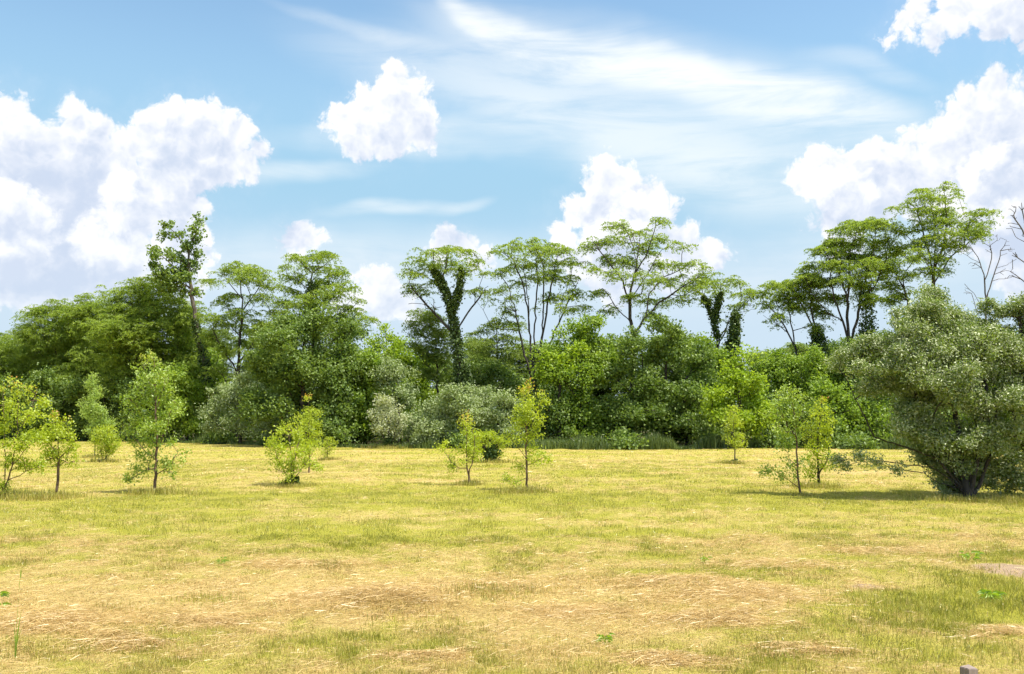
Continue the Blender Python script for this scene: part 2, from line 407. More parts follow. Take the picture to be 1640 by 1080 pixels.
STY = {  # leaf length, width, leaves per cluster, cluster spread, vertical share, clusters per m2, upward bias, droop, branch settings
 'locust': dict(L=.125, W=.055, nl=100, sp=.29, zs=.20, pm=11, up=1.3, dr=.25, flat=True, bf=.28, lift=.20, sag=.25),
 'broad':  dict(L=.17, W=.115, nl=85, sp=.27, zs=.8, pm=6.0, up=.9, dr=.5, flat=False, bf=.4, lift=.15, sag=0),
 'shrub':  dict(L=.13, W=.065, nl=110, sp=.22, zs=.8, pm=9, up=.7, dr=.2, flat=False, bf=.45, lift=.22, sag=0),
 'poplar': dict(L=.22, W=.17, nl=24, sp=.20, zs=.9, pm=9.0, up=.8, dr=.6, flat=False, bf=.3, lift=.1, sag=0),
 'bush':   dict(L=.060, W=.026, nl=125, sp=.095, zs=.8, pm=72.0, up=.6, dr=.2, flat=False, bf=.4, lift=.2, sag=0),
 'sap':    dict(L=.056, W=.033, nl=38, sp=.075, zs=.9, pm=85, up=.5, dr=.7, flat=False, bf=.22, lift=-.05, sag=0),
}
def tree(name, label, cat, bx, Y, blobs, style='broad', mat='mid', bark='bark', stems=None, base_r=.12, group=None,
         ivy=None, dens=1.0, leafs=1.0, shell=.55, tips=None, drop=0, zmin=None, thin=None, ground=True, dz=.85, sp=1.0, leafsize=1.0, bare=None, by=None):
    """bx = trunk px; blobs/stems in photo px at depth Y (blobs may carry a depth offset as 5th value); everything is stored relative to the base"""
    global rng
    rng = np.random.default_rng(zlib.crc32(label.encode()))
    S = dict(STY[style]); k = Y / FPX
    b0 = at(bx, 700, Y); z0 = float(ground_z(b0[0], b0[1])) - 0.02; base = np.array([b0[0], b0[1], z0])
    root = thing(name, label, cat, base, group)
    W_ = lambda px, py, dy=0.0: at(px, py, Y) * np.array([1, 0, 1]) + np.array([0, Y + dy, 0]) - base
    wb = []
    xs = [b[0] for b in blobs] or [bx]; half = (max(xs) - min(xs)) * k / 2
    for b in blobs:
        dy = b[4] if len(b) > 4 else rng.uniform(-1, 1) * half * 0.55 * dz
        c = W_(b[0], b[1], dy); rx = b[2] * k; rz = b[3] * k * (1.35 if S['flat'] else 1.0)
        wb.append((c[0], c[1], c[2], rx, rz, rx * 0.9))
    T = sample_blobs(wb, base, S['pm'] * dens, shell, flat=S['flat']) if wb else np.zeros((0, 3))
    T = T[T[:, 2] > 0.12]
    sk = Skel(); ends = []
    step = 0.35 if Y > 30 else 0.12
    if stems is None:
        zt = min(c[2] for c in wb) if wb else 1.0; cz = max(c[2] for c in wb)
        cx = np.mean([c[0] for c in wb]); cy = np.mean([c[1] for c in wb])
        sk.stem([(0, 0, 0), (cx * .15, cy * .15, zt * .5), (cx * .5, cy * .5, (zt + cz) / 2), (cx * .8, cy * .8, cz * .9)], step=step)
    else:
        for si, s in enumerate(stems):
            pts = []
            for q in s:
                dy = q[2] if len(q) > 2 else 0.0; pts.append(W_(q[0], q[1], dy))
            if si == 0: pts[0] = np.array([pts[0][0] * 0, 0, 0]); sk.stem(pts, step=step, wob=0.03 if Y > 30 else 0.012); continue
            j = sk.nearest(pts[0])
            if s[0][1] == 'base': j = 0
            sk.stem(pts[1:], par=j, step=step, wob=0.03 if Y > 30 else 0.012)
    if len(T): sk.grow(T, bf=S['bf'], lift=S['lift'], step=.45 if Y > 30 else .16, zmin=zmin, jit=.07)
    if bare is not None:
        wbb = []
        for b in bare:
            c = W_(b[0], b[1], rng.uniform(-1, 1) * half * .4); wbb.append((c[0], c[1], c[2], b[2] * k, b[3] * k, b[2] * k * .8))
        sk.grow(sample_blobs(wbb, base, 16.0, .2), bf=.3, lift=.1, step=.35, zmin=zmin, jit=.10)
    V, F = sk.wood(base_r * (.72 if style == 'locust' else 1.0), tip_r=.007 if Y > 30 else .003)
    mesh_object('trunk', V, F, M[bark], root, smooth=True)
    if len(T):
        if S['flat']:          # odd sprays lower down along the limbs
            A_ = np.array(sk.P); ln = np.array(sk.len); ii = np.nonzero((ln > .55 * ln.max()) & (A_[:, 2] > .45 * A_[:, 2].max()))[0]
            if len(ii): T = np.concatenate([T, A_[rng.choice(ii, int(len(T) * .16))] + rng.normal(size=(int(len(T) * .16), 3)) * .18])
        C, cl = cluster_leaves(T, S['nl'] * leafs, S['sp'] * sp, S['zs'], S['sag'])
        ok = C[:, 2] > 0.03; C = C[ok]; cl = cl[ok]
        V, F = leaf_geo(C, S['L'] * leafsize, S['W'] * leafsize, S['up'], S['dr'])
        r = np.clip(cl * .55 + rng.random(len(C)) * .6 - .08, 0, 1)
        at_ = {'rnd': ('FACE', r)}
        if tips is not None:   # new growth at the shoot ends of the top
            zt = C[:, 2].max(); tp = np.clip((C[:, 2] - zt * (1 - tips[0])) / (zt * tips[0]), 0, 1) * (rng.random(len(C)) < tips[1])
            at_['tip'] = ('FACE', tp)
        mesh_object('crown', V, [F], M[mat], root, attrs=at_)
    if ivy is not None:
        C = []
        for (pl, rad, n) in ivy:
            P_ = np.array([W_(q[0], q[1], q[2] if len(q) > 2 else 0) for q in pl])
            seg = rng.integers(0, len(P_) - 1, n); u = rng.random((n, 1)); c = P_[seg] * (1 - u) + P_[seg + 1] * u
            dv = nrm(rng.normal(size=(n, 3))); tt = ((seg + u[:, 0]) / (len(P_) - 1))[:, None]
            lump = (0.35 + 1.2 * fbm(c[:, 2] * 2.3 + 3 + dv[:, 0] * .6, dv[:, 0] * 1.2 + dv[:, 1] + 9, 3))[:, None] * (1.0 - .45 * tt ** 3)
            C.append(c + dv * rad * lump * np.sqrt(rng.uniform(.4, 1.3, (n, 1))) * np.where(rng.random((n, 1)) < .12, 1.6, 1.0))
        C = np.concatenate(C); V, F = leaf_geo(C, .15, .12, .3, .8)
        mesh_object('ivy', V, [F], M['ivy'], root, attrs={'rnd': ('FACE', rng.random(len(C)))})
    return root

# ------------------------------------------------------------------ ground
def px_of(x, y, z=0.0):                      # place on the ground -> photo pixel, for laying out patches seen in the photo
    c, s = math.cos(PITCH), math.sin(PITCH); zz = z - EYE
    f = y * c + zz * s; u = -y * s + zz * c
    return 820 + FPX * x / f, 540 - FPX * u / f
def G(px, py, sx, sy): x, y = gpos(px, py); return (x, y, sx, sy)
DRY = [(*G(600, 960, 2.0, 1.1), .55), (*G(760, 945, 1.0, .5), .5), (*G(1190, 965, 1.1, .8), .55), (*G(90, 1000, 1.3, 1.0), .45), (*G(200, 960, 1.6, 1.0), .35), (*G(1390, 937, .38, .30), .95),
       (*G(1100, 935, .8, .5), .3), (*G(1250, 880, 2.5, .9), .2), (*G(1500, 875, 1.8, .8), .35), (*G(940, 1010, .6, .5), .35), (*G(300, 905, 2.5, 1.2), .25)]
GREEN = [(*G(1480, 1000, 1.4, 1.1), .38), (*G(1600, 950, .9, .9), .42), (*G(1590, 892, 1.0, .35), .5), (*G(720, 1030, .6, .3), .25), (*G(540, 1045, .5, .25), .2), (*G(1000, 800, 12, 2.6), .25), (*G(900, 850, 4, 1.5), .25),
         (*G(1250, 1060, .7, .4), .15), (*G(330, 960, .5, .3), .3), (*G(250, 850, 3, 1.3), .15), (*G(600, 800, 8, 3), .15)]
BARE = [(*G(1600, 908, .30, .20), 1.0), (*G(1650, 918, .5, .30), 1.0), (*G(1390, 938, .20, .22), .75)]
def bump_sum(x, y, L):
    s = 0
    for (mx, my, sx, sy, h) in L: s = s + h * np.exp(-((x - mx) / sx) ** 2 - ((y - my) / sy) ** 2)
    return s
def dryness(x, y):
    x = np.asarray(x, float); y = np.asarray(y, float)
    n1 = fbm(x * .33 + 31, y * .33 + 12, 4); n2 = fbm(x * 1.5 + 3, y * 1.5 + 77, 3); n3 = fbm(x * 5.5, y * 5.5 + 7, 3)
    d = .37 + .17 * np.clip((11 - y) / 4, 0, 1) - .07 * np.clip((y - 18) / 6, 0, 1) + (n1 - .5) * .9 + (n2 - .5) * .9 + (n3 - .5) * 1.3 + bump_sum(x, y, DRY) - bump_sum(x, y, GREEN)
    # windrows of cut hay lying across the far field
    for (yy, wd, st) in ((24.6, .5, .35), (27.5, .7, .5), (31.0, .6, .5), (35.5, .9, .45), (40.5, 1.0, .5), (46, 1.2, .35)):
        yc = yy + (fbm(x * .12 + yy, x * 0 + yy, 2) - .5) * 3.0
        d = d + st * np.exp(-((y - yc) / wd) ** 2) * np.clip(fbm(x * .35 + yy * 3, y * .1, 3) * 3 - .9, 0, 1.3)
    return np.clip(d, 0, 1)

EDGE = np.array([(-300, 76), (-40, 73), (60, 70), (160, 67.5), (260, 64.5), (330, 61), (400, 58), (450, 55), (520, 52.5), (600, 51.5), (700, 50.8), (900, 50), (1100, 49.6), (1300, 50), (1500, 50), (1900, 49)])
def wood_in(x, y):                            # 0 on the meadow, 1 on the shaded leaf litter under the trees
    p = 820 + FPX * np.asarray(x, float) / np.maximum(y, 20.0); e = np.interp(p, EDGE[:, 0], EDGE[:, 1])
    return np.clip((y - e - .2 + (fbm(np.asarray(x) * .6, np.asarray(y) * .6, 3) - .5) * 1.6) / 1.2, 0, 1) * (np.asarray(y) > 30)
xs = np.concatenate([-np.geomspace(4000, 45, 14), np.arange(-44, -12, 1.0), np.arange(-12, 12.01, .14), np.arange(13, 45, 1.0), np.geomspace(46, 4000, 14)])
ys = np.concatenate([-np.geomspace(800, 3, 8), np.arange(-2, 4, .5), np.arange(4, 18, .14), np.arange(18, 62, .45), np.arange(62, 100, 3), np.geomspace(104, 6000, 14)])
X, Yg = np.meshgrid(xs, ys); Z = ground_z(X, Yg)
V = np.stack([X.ravel(), Yg.ravel(), Z.ravel()], 1)
nx, ny = len(xs), len(ys); a = (np.arange(ny - 1)[:, None] * nx + np.arange(nx - 1)[None]).ravel()
Fg = np.stack([a, a + 1, a + 1 + nx, a + nx], 1)
m, t = new_mat('meadow_soil')
co = t.n('ShaderNodeTexCoord').outputs['Object']
dr = t.n('ShaderNodeAttribute', attribute_name='dry').outputs['Fac']; ba = t.n('ShaderNodeAttribute', attribute_name='bare').outputs['Fac']
n1 = t.noise(co, 9.0, 6, .7); n2 = t.noise(co, 60.0, 4, .7)
gc = t.mix(n1, (.25, .25, .025, 1), (.40, .37, .05, 1)); dc = t.mix(n1, (.38, .28, .085, 1), (.60, .47, .19, 1))
c = t.mix(dr, gc, dc); c = t.mix(t.m('MULTIPLY', t.step(n2, .52, .36), .55), c, (.07, .06, .03, 1))
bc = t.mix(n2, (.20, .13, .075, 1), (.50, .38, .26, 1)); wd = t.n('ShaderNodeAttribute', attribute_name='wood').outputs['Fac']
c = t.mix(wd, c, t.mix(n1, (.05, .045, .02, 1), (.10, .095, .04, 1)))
c = t.mix(t.step(t.m('ADD', ba, t.m('MULTIPLY', t.m('SUBTRACT', n1, .5), .8)), .3, .6), c, bc)
bm = t.n('ShaderNodeBump', {'Strength': .8, 'Distance': .04, 'Height': n2}).outputs[0]
t.n('ShaderNodeOutputMaterial', [t.n('ShaderNodeBsdfPrincipled', {'Base Color': c, 'Roughness': .95, 'Specular IOR Level': .1, 'Normal': bm}).outputs[0]])
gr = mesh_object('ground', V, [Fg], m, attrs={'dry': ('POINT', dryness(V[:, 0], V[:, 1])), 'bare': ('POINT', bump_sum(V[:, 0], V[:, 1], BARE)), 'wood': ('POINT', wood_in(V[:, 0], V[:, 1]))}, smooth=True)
tag(gr, 'flat mown meadow of yellowing grass', kind='structure')

# ------------------------------------------------------------------ grass, one object: nobody could count the blades
def blade_mat():
    m, t = new_mat('grass_blades')
    a = t.n('ShaderNodeAttribute', attribute_name='rnd').outputs['Fac']; d = t.n('ShaderNodeAttribute', attribute_name='dry').outputs['Fac']
    g1 = t.mix(a, (.205, .222, .016, 1), (.450, .440, .070, 1)); g2 = t.mix(a, (.37, .245, .080, 1), (.76, .56, .25, 1))
    c = t.mix(d, g1, g2)
    df = t.n('ShaderNodeBsdfDiffuse', {'Color': c}).outputs[0]; tr = t.n('ShaderNodeBsdfTranslucent', {'Color': c}).outputs[0]
    x = t.n('ShaderNodeMixShader', [.38, df, tr]).outputs[0]
    gl = t.n('ShaderNodeBsdfGlossy', {'Color': (1, 1, .9, 1), 'Roughness': .4}).outputs[0]
    t.n('ShaderNodeOutputMaterial', [t.n('ShaderNodeMixShader', [.05, x, gl]).outputs[0]]); return m
M['blade'] = blade_mat()
def blades(x, y, h, w_, lean, dry, seg2=True, lift=0.0):
    n = len(x); z = ground_z(x, y) + lift
    th = rng.uniform(0, 2 * np.pi, n); ld = rng.uniform(0, 2 * np.pi, n)
    s = np.stack([np.cos(th), np.sin(th), np.zeros(n)], 1) * (w_ / 2)[:, None]
    o = np.stack([np.cos(ld), np.sin(ld), np.zeros(n)], 1)
    B = np.stack([x, y, z - .004], 1)
    up = np.zeros((n, 3)); up[:, 2] = 1
    hh = h[:, None]; le = lean[:, None]
    mid = B + up * hh * .55 * np.sqrt(np.clip(1 - le ** 2, .05, 1)) + o * hh * le * .35
    tip = B + up * hh * np.clip(1 - le, .03, 1) + o * hh * le * .9
    if seg2:
        V = np.stack([B - s, B + s, mid + s * .75, mid - s * .75, tip], 1).reshape(-1, 3); i = np.arange(n) * 5
        Q = np.stack([i, i + 1, i + 2, i + 3], 1); Tt = np.stack([i + 3, i + 2, i + 4], 1)
    else:
        V = np.stack([B - s, B + s, tip], 1).reshape(-1, 3); i = np.arange(n) * 3
        Q = np.zeros((0, 4), int); Tt = np.stack([i, i + 1, i + 2], 1)
    r = np.clip(rng.random(n) * .6 + (fbm(x * 6.5 + 2, y * 6.5 + 5, 3) - .5) * 1.7 + .2, 0, 1)
    return V, Q, Tt, r, dry
def straws(x, y, L, w_, lift):                 # cut stalks lying on the sward
    n = len(x); th = rng.normal(0, 1.3, n) ; z = ground_z(x, y) + lift
    d = np.stack([np.cos(th), np.sin(th), rng.normal(0, .12, n)], 1); p = np.stack([-np.sin(th), np.cos(th), np.zeros(n)], 1)
    up = np.array([0, 0, 1.0]); s = nrm(p + up * rng.normal(0, 1, (n, 1))) * (w_ / 2)[:, None]; C = np.stack([x, y, z], 1); hl = (L / 2)[:, None]
    bow = up * (L * rng.uniform(0, .12, n))[:, None]
    V = np.stack([C - d * hl - s, C - d * hl + s, C + bow + s, C + bow - s, C + d * hl], 1).reshape(-1, 3); i = np.arange(n) * 5
    return V, np.stack([i, i + 1, i + 2, i + 3], 1), np.stack([i + 3, i + 2, i + 4], 1), rng.random(n), np.clip(rng.normal(1.0, .1, n), .7, 1)
packs = []
def scatter(y0, y1, n, margin=1.18):
    # even cover of the strip of ground between two depths inside a little more than the view
    y = np.sqrt(rng.uniform(y0 ** 2, y1 ** 2, n)); x = rng.uniform(-1, 1, n) * y * (820 / FPX) * margin + rng.uniform(-1, 1, n) * 1.0
    return x, y
def keep_bare(x, y): return rng.random(len(x)) > np.clip(bump_sum(x, y, BARE) * 1.5 + (fbm(x * 3, y * 3, 3) - .5) * 1.2 * (bump_sum(x, y, BARE) > .1), 0, .95)
for (y0, y1, n, wk, s2) in ((4.6, 8, 150000, 1.0, True), (8, 13, 200000, 1.35, True), (13, 22, 230000, 2.1, False), (22, 36, 230000, 3.6, False), (36, 70, 170000, 6.0, False)):
    x, y = scatter(y0, y1, n); k = keep_bare(x, y) & (wood_in(x, y) < .5); x, y = x[k], y[k]; n = len(x)
    D = dryness(x, y); tuft = fbm(x * 2.2 + 9, y * 2.2, 3)
    h = (.018 + .040 * np.clip(tuft * 2.4 - .8, 0, 1.2)) * rng.uniform(.5, 1.5, n) * (1.15 - .35 * D)
    h *= 1.0 + .35 * (wk - 1) * .35
    lean = np.clip(rng.normal(.35 + .35 * D, .22, n), 0, .97)
    w_ = rng.uniform(.0022, .0048, n) * wk
    dv = np.clip(D * 1.15 - .1 + rng.normal(0, .30, n), 0, 1)
    packs.append(blades(x, y, h, w_, lean, dv, s2))
# longer cut straw, thickest where it is dry
for (y0, y1, n, wk) in ((4.6, 8, 60000, 1.0), (8, 14, 70000, 1.5), (14, 26, 60000, 2.6), (26, 55, 50000, 5)):
    x, y = scatter(y0, y1, n); D = dryness(x, y); k = (rng.random(n) < D ** 1.7) & (keep_bare(x, y) | (rng.random(n) < .45)) & (wood_in(x, y) < .3); x, y, D = x[k], y[k], D[k]; n = len(x)
    packs.append(straws(x, y, rng.uniform(.03, .12, n) * (1 + .12 * wk), rng.uniform(.0014, .003, n) * wk, rng.uniform(0, .035, n) * (.4 + D)))
# odd taller green blades and seed stalks
x, y = scatter(4.8, 20, 9000); D = dryness(x, y); k = rng.random(9000) > D; x, y = x[k], y[k]; n = len(x)
packs.append(blades(x, y, rng.uniform(.05, .13, n), rng.uniform(.004, .007, n), np.clip(rng.normal(.3, .2, n), 0, .9), np.clip(rng.normal(.1, .2, n), 0, 1)))
def tuft(px, py, n, h, rad, dry, lean=.35, w_=.005):
    cx, cy = gpos(px, py); x = cx + rng.normal(0, rad, n); y = cy + rng.normal(0, rad * .8, n)
    packs.append(blades(x, y, rng.uniform(.3, .95, n) * h, rng.uniform(.7, 1.3, n) * w_, np.clip(rng.normal(lean, .2, n), 0, .95), np.clip(rng.normal(dry, .22, n), 0, 1)))
for a_ in ((780, 962, 700, .13, .20, .35), (840, 950, 500, .11, .2, .5), (650, 985, 600, .10, .22, .9), (600, 975, 500, .09, .25, .85), (530, 915, 350, .12, .12, .5), (700, 1010, 500, .10, .3, .2),
           (1420, 965, 500, .13, .25, .1), (1480, 975, 600, .14, .25, .05), (1560, 930, 600, .12, .3, .05), (1590, 940, 400, .13, .2, 0), (1630, 965, 400, .12, .25, .1), (1400, 1000, 500, .12, .3, .15),
           (1380, 1040, 400, .12, .3, .3), (1500, 1050, 500, .12, .3, .2), (1620, 1040, 500, .13, .3, .2), (1200, 1060, 500, .11, .3, .3), (1590, 890, 900, .10, .45, .05), (1000, 1045, 300, .07, .3, .6),
           (330, 965, 400, .11, .18, .15), (180, 985, 200, .10, .15, .3), (480, 1035, 400, .10, .25, .3), (560, 1055, 400, .10, .25, .3), (60, 1050, 300, .10, .2, .4), (870, 1060, 400, .11, .3, .4),
           (1110, 950, 400, .09, .3, .5), (950, 930, 400, .09, .3, .5)):
    tuft(*a_)
# tangled clumps of cut hay
for (px, py, n, rx, ry, hh) in ((1190, 962, 3600, .75, .55, .07), (1060, 940, 1800, .5, .35, .05), (610, 975, 3400, .7, .45, .09), (560, 955, 1500, .5, .3, .06), (90, 1010, 2400, .5, .4, .07), (180, 1035, 1500, .35, .25, .06),
                                (760, 945, 1800, .6, .3, .06), (1150, 1000, 2200, .5, .3, .06), (920, 985, 1500, .4, .3, .05), (330, 1000, 1500, .4, .25, .05), (1250, 905, 1800, .9, .4, .05), (1420, 885, 1500, .8, .35, .05), (500, 905, 1500, .8, .3, .05),
                                (1300, 1045, 1100, .3, .2, .05), (1585, 1010, 900, .25, .2, .05), (1060, 1065, 1200, .3, .18, .05), (700, 1060, 900, .3, .15, .04)):
    cx, cy = gpos(px, py); q = rng.normal(size=(n, 2)) * .55; x = cx + q[:, 0] * rx + (fbm(q[:, 1] * 3 + px, q[:, 0] * 0, 2) - .5) * .5; y = cy + q[:, 1] * ry
    packs.append(straws(x, y, rng.uniform(.05, .22, n), rng.uniform(.0018, .0042, n), rng.random(n) ** 1.6 * hh * .8 * np.exp(-(q ** 2).sum(1))))
# uncut grass round the feet of the young trees
for (px, py, n, h, rad) in ((15, 800, 1500, .28, .35), (93, 797, 700, .25, .25), (60, 800, 600, .22, .35), (248, 791, 1200, .22, .28), (300, 792, 300, .14, .3), (468, 780, 900, .16, .30), (750, 777, 700, .2, .16), (844, 788, 1300, .2, .25), (815, 790, 500, .16, .25),
                            (785, 741, 700, .25, .4), (167, 741, 500, .22, .3), (150, 733, 400, .25, .3), (525, 739, 400, .2, .2), (1175, 743, 500, .22, .2), (1281, 795, 400, .12, .15), (1308, 782, 900, .2, .3), (1550, 802, 2000, .20, .45), (1620, 800, 1200, .2, .5), (622, 718, 900, .35, .6),
                            (1195, 791, 800, .09, 1.0)):
    tuft(px, py, n, h, rad, .22, .3, .011 if py > 760 else .02)
off = 0; Vs = []; Qs = []; Ts = []; rq = []; rt = []; dq = []; dt = []
for (V, Q, Tt, r, d) in packs:
    Vs.append(V); Qs.append(Q + off); Ts.append(Tt + off); off += len(V)
    if len(Q): rq.append(r); dq.append(d)
    rt.append(r); dt.append(d)
gs = mesh_object('grass', np.concatenate(Vs), [np.concatenate(Qs), np.concatenate(Ts)], M['blade'],
                 attrs={'rnd': ('FACE', np.concatenate(rq + rt)), 'dry': ('FACE', np.concatenate(dq + dt))})
tag(gs, 'short mown grass, partly dried to straw, all over the meadow', 'grass', kind='stuff')
print('grass', off, time.time() - T0)

# ------------------------------------------------------------------ the wood behind the meadow
LG = 'tall feathery trees rising from the wood'
SG = 'broad leafy trees and bushes along the edge of the wood'
def BL(s, **k): return [tuple(float(v) for v in b.split(',')) for b in s.split()]
def ST(s): return [[tuple(float(v) for v in p.split(',')) for p in l.split()] for l in s.split('|')]
def locust(label, bx, Y, blobs, stems, r=.16, mat='locust', **k):
    k.setdefault('zmin', None)
    return tree('locust_tree', label, 'tree', bx, Y, BL(blobs), 'locust', mat, 'bark_dark', ST(stems), r, LG, **k)
def leafy(name, label, bx, Y, blobs, mat='mid', style='broad', r=.10, cat='tree', group=SG, **k):
    return tree(name, label, cat, bx, Y, BL(blobs), style, mat, 'bark_dark', None, r, group, **k)

# left end
locust('feathery tree cut by the left edge of the photo, lower than its neighbour', -10, 74,
       '10,552,42,14 -30,560,40,16 30,575,40,16 0,590,50,18 20,610,40,18 -50,590,40,20', '-10,700 -8,620 5,570|-8,620 20,590')
locust('spreading tree with ragged top, second from the left edge, thin sprigs reaching left', 105, 72,
       '60,497,28,7 95,492,40,9 75,515,45,12 130,507,45,12 45,530,25,9 110,530,60,16 80,552,55,16 140,560,50,18 60,580,50,20 115,590,60,20 75,610,50,20',
       '105,705 103,640 95,580 80,530|103,620 120,570 130,520|103,600 140,570 150,545|100,600 60,560 45,535', dens=1.25)
locust('tree with a jagged tuft at its top left of the dark drooping tree', 155, 70,
       '136,476,16,7 150,490,28,9 130,500,30,9 165,505,32,12 150,525,38,14 170,545,40,16 160,570,45,18 140,590,45,18 120,610,40,20 180,600,40,20',
       '155,705 158,640 152,570 148,520 138,480|152,600 172,560 175,520', dens=1.2)
locust('wide dark tree with drooping feathery shoulders under the tall poplar', 225, 66,
       '205,458,30,9 240,453,38,10 190,475,38,13 225,480,45,15 265,470,35,11 175,498,30,14 215,505,50,20 260,500,50,18 295,490,35,12 310,510,28,14 195,530,45,22 245,540,60,24 290,535,45,20 220,565,60,26 270,575,50,24 185,560,35,20 205,595,55,26 260,610,55,26 300,580,40,20',
       '225,705 224,640 220,560 215,500 205,465|222,580 250,520 262,480|220,560 190,510 178,480|224,620 280,550 300,500', r=.22, dens=1.15,
       ivy=[([(225, 640), (220, 560), (215, 500)], .9, 2500), ([(222, 580), (250, 520)], .6, 1200)])
tree('poplar_tree', 'tallest tree at the left with big dark leaves and two ragged leafy leaders', 'tree', 338, 64,
     BL('270,362,9,8 262,378,9,7 322,358,6,9 318,374,8,10 310,388,9,9 285,378,8,6 300,400,16,10 245,402,9,6 258,412,16,8 252,428,14,8 285,418,16,9 278,436,22,11 305,425,14,10 268,452,22,12 296,448,20,12 290,466,24,10 310,405,8,10 258,440,12,9'),
     'poplar', 'poplar', 'bark', ST('338,705 335,640 328,590 318,540 308,480 302,430 303,395 315,370 323,352|303,400 285,380 268,360|305,450 275,425 250,402|306,465 285,450 262,440'), .16, LG,
     ivy=[([(337, 640), (334, 610), (328, 580), (318, 540), (312, 510)], .42, 2600)], dens=1.5)
locust('flat topped tree with a clearly forking dark trunk above the pale shrub', 378, 62,
       '385,424,38,7 362,432,28,7 412,436,32,8 400,447,38,8 345,450,18,6 436,456,26,7 358,468,26,6 350,482,16,8 430,478,32,8 395,502,44,8 345,510,26,8 370,520,40,9 425,520,40,9 450,498,22,7 335,535,22,9 400,545,45,9 440,545,30,9 360,560,30,9 420,580,40,12 350,590,30,10',
       '378,705 380,640 382,590 385,530 388,490 386,450 380,428|382,600 366,575 348,545 336,520|383,580 402,555 420,530 438,508|387,495 405,475 420,450|386,480 368,455 358,440|379,650 365,620 356,600', r=.20, dens=.85)
locust('tree of stacked leaf layers with a small flat cap', 500, 57,
       '500,404,30,6 480,412,28,6 530,413,26,6 455,420,14,4 510,422,36,6 540,440,30,7 470,440,22,6 505,452,42,9 560,458,20,6 470,465,24,7 535,472,34,9 575,476,12,5 450,485,22,7 500,485,44,11 555,495,34,10 590,512,18,6 530,515,44,12 470,505,30,10 575,525,20,8',
       '500,705 500,600 502,540 500,490 498,450 500,425|500,500 525,475 545,455|499,470 478,450 468,440|501,520 550,500 580,480|500,440 520,425 532,415|499,437 485,424 476,414', r=.17, dens=1.0,
       ivy=[([(501, 560), (500, 500), (499, 455)], .55, 1600)])
leafy('broadleaf_tree', 'dense broad dark green tree below the small flat capped tree, foliage to the ground', 482, 54,
      '465,520,32,20 500,515,34,20 435,545,30,20 535,540,36,24 475,560,55,30 420,585,30,26 555,580,34,28 500,600,60,36 440,620,48,34 545,630,44,34 480,655,66,38 545,675,42,28 430,670,40,28 510,690,70,16', 'deep', r=.2, dens=1.15)
leafy('broadleaf_tree', 'grey green bushy tree right of the dense dark tree, above the small silvery tree', 585, 55,
      '575,575,28,24 600,590,30,26 565,615,30,28 610,625,32,28 585,650,40,30 560,660,30,28 610,675,34,24 575,690,50,18', 'mid', r=.12)
leafy('silvery_bush', 'greyish bush just above and behind the small silvery tree', 640, 54, '622,590,24,20 640,610,26,24 618,625,22,22 645,645,26,26 655,680,30,22', 'silver', 'shrub', cat='bush')
leafy('young_tree', 'bright green pointed tree in the gap left of the dark ivy clad tree', 622, 66, '620,524,5,10 620,540,12,10 610,556,20,14 630,568,24,18 615,590,30,24 600,620,34,30', 'lime', r=.08)
leafy('young_tree', 'bright green tree just right of the pointed one, its top sloping down right', 655, 63, '646,552,12,12 660,572,20,18 640,590,28,24 672,600,26,24 655,625,40,30 690,640,36,28 650,660,40,28', 'lime', r=.08)
leafy('pale_bush', 'pale grey green shrub in full sun under the flat topped forking tree', 385, 58.5,
      '395,612,20,10 370,632,30,14 410,630,26,16 345,650,24,14 385,655,36,18 425,655,26,18 350,680,26,16 400,685,40,18', 'silver', 'shrub', cat='bush', leafs=1.2)
leafy('pale_bush', 'grey green shrub right of the pale sunlit shrub, half in shade', 455, 56, '440,655,24,14 470,665,24,16 425,680,26,16 460,690,36,14', 'silver', 'shrub', cat='bush')
for i, (bx, Y, bl, mt, lb) in enumerate((
    (25, 71, '20,625,40,28 -10,650,40,30 50,650,36,30 20,680,50,22', 'deep', 'dark bush behind the saplings at the left edge of the photo'),
    (95, 69, '80,628,40,30 115,640,40,32 95,675,50,26 60,680,36,22', 'deep', 'dark bush in the shade behind the small sapling with the bare brown trunk'),
    (165, 67, '150,630,34,28 185,640,40,32 165,675,50,26', 'deep', 'dark bush in the shade behind the pale pointed sapling'),
    (238, 65, '220,635,38,30 255,640,36,32 240,678,48,24', 'deep', 'dark bush in the shade behind the tall leafy sapling'),
    (300, 63, '285,610,34,26 310,635,36,30 290,660,44,30 320,685,36,18', 'mid', 'mid green bush between the tall leafy sapling and the pale sunlit shrub'),
    (345, 66, '325,590,28,24 345,610,34,24 330,640,34,26', 'mid', 'leafy bush at the foot of the ivy clad leaning trunk at left'))):
    leafy('woodland_bush', lb, bx, Y, bl, mt, cat='bush')
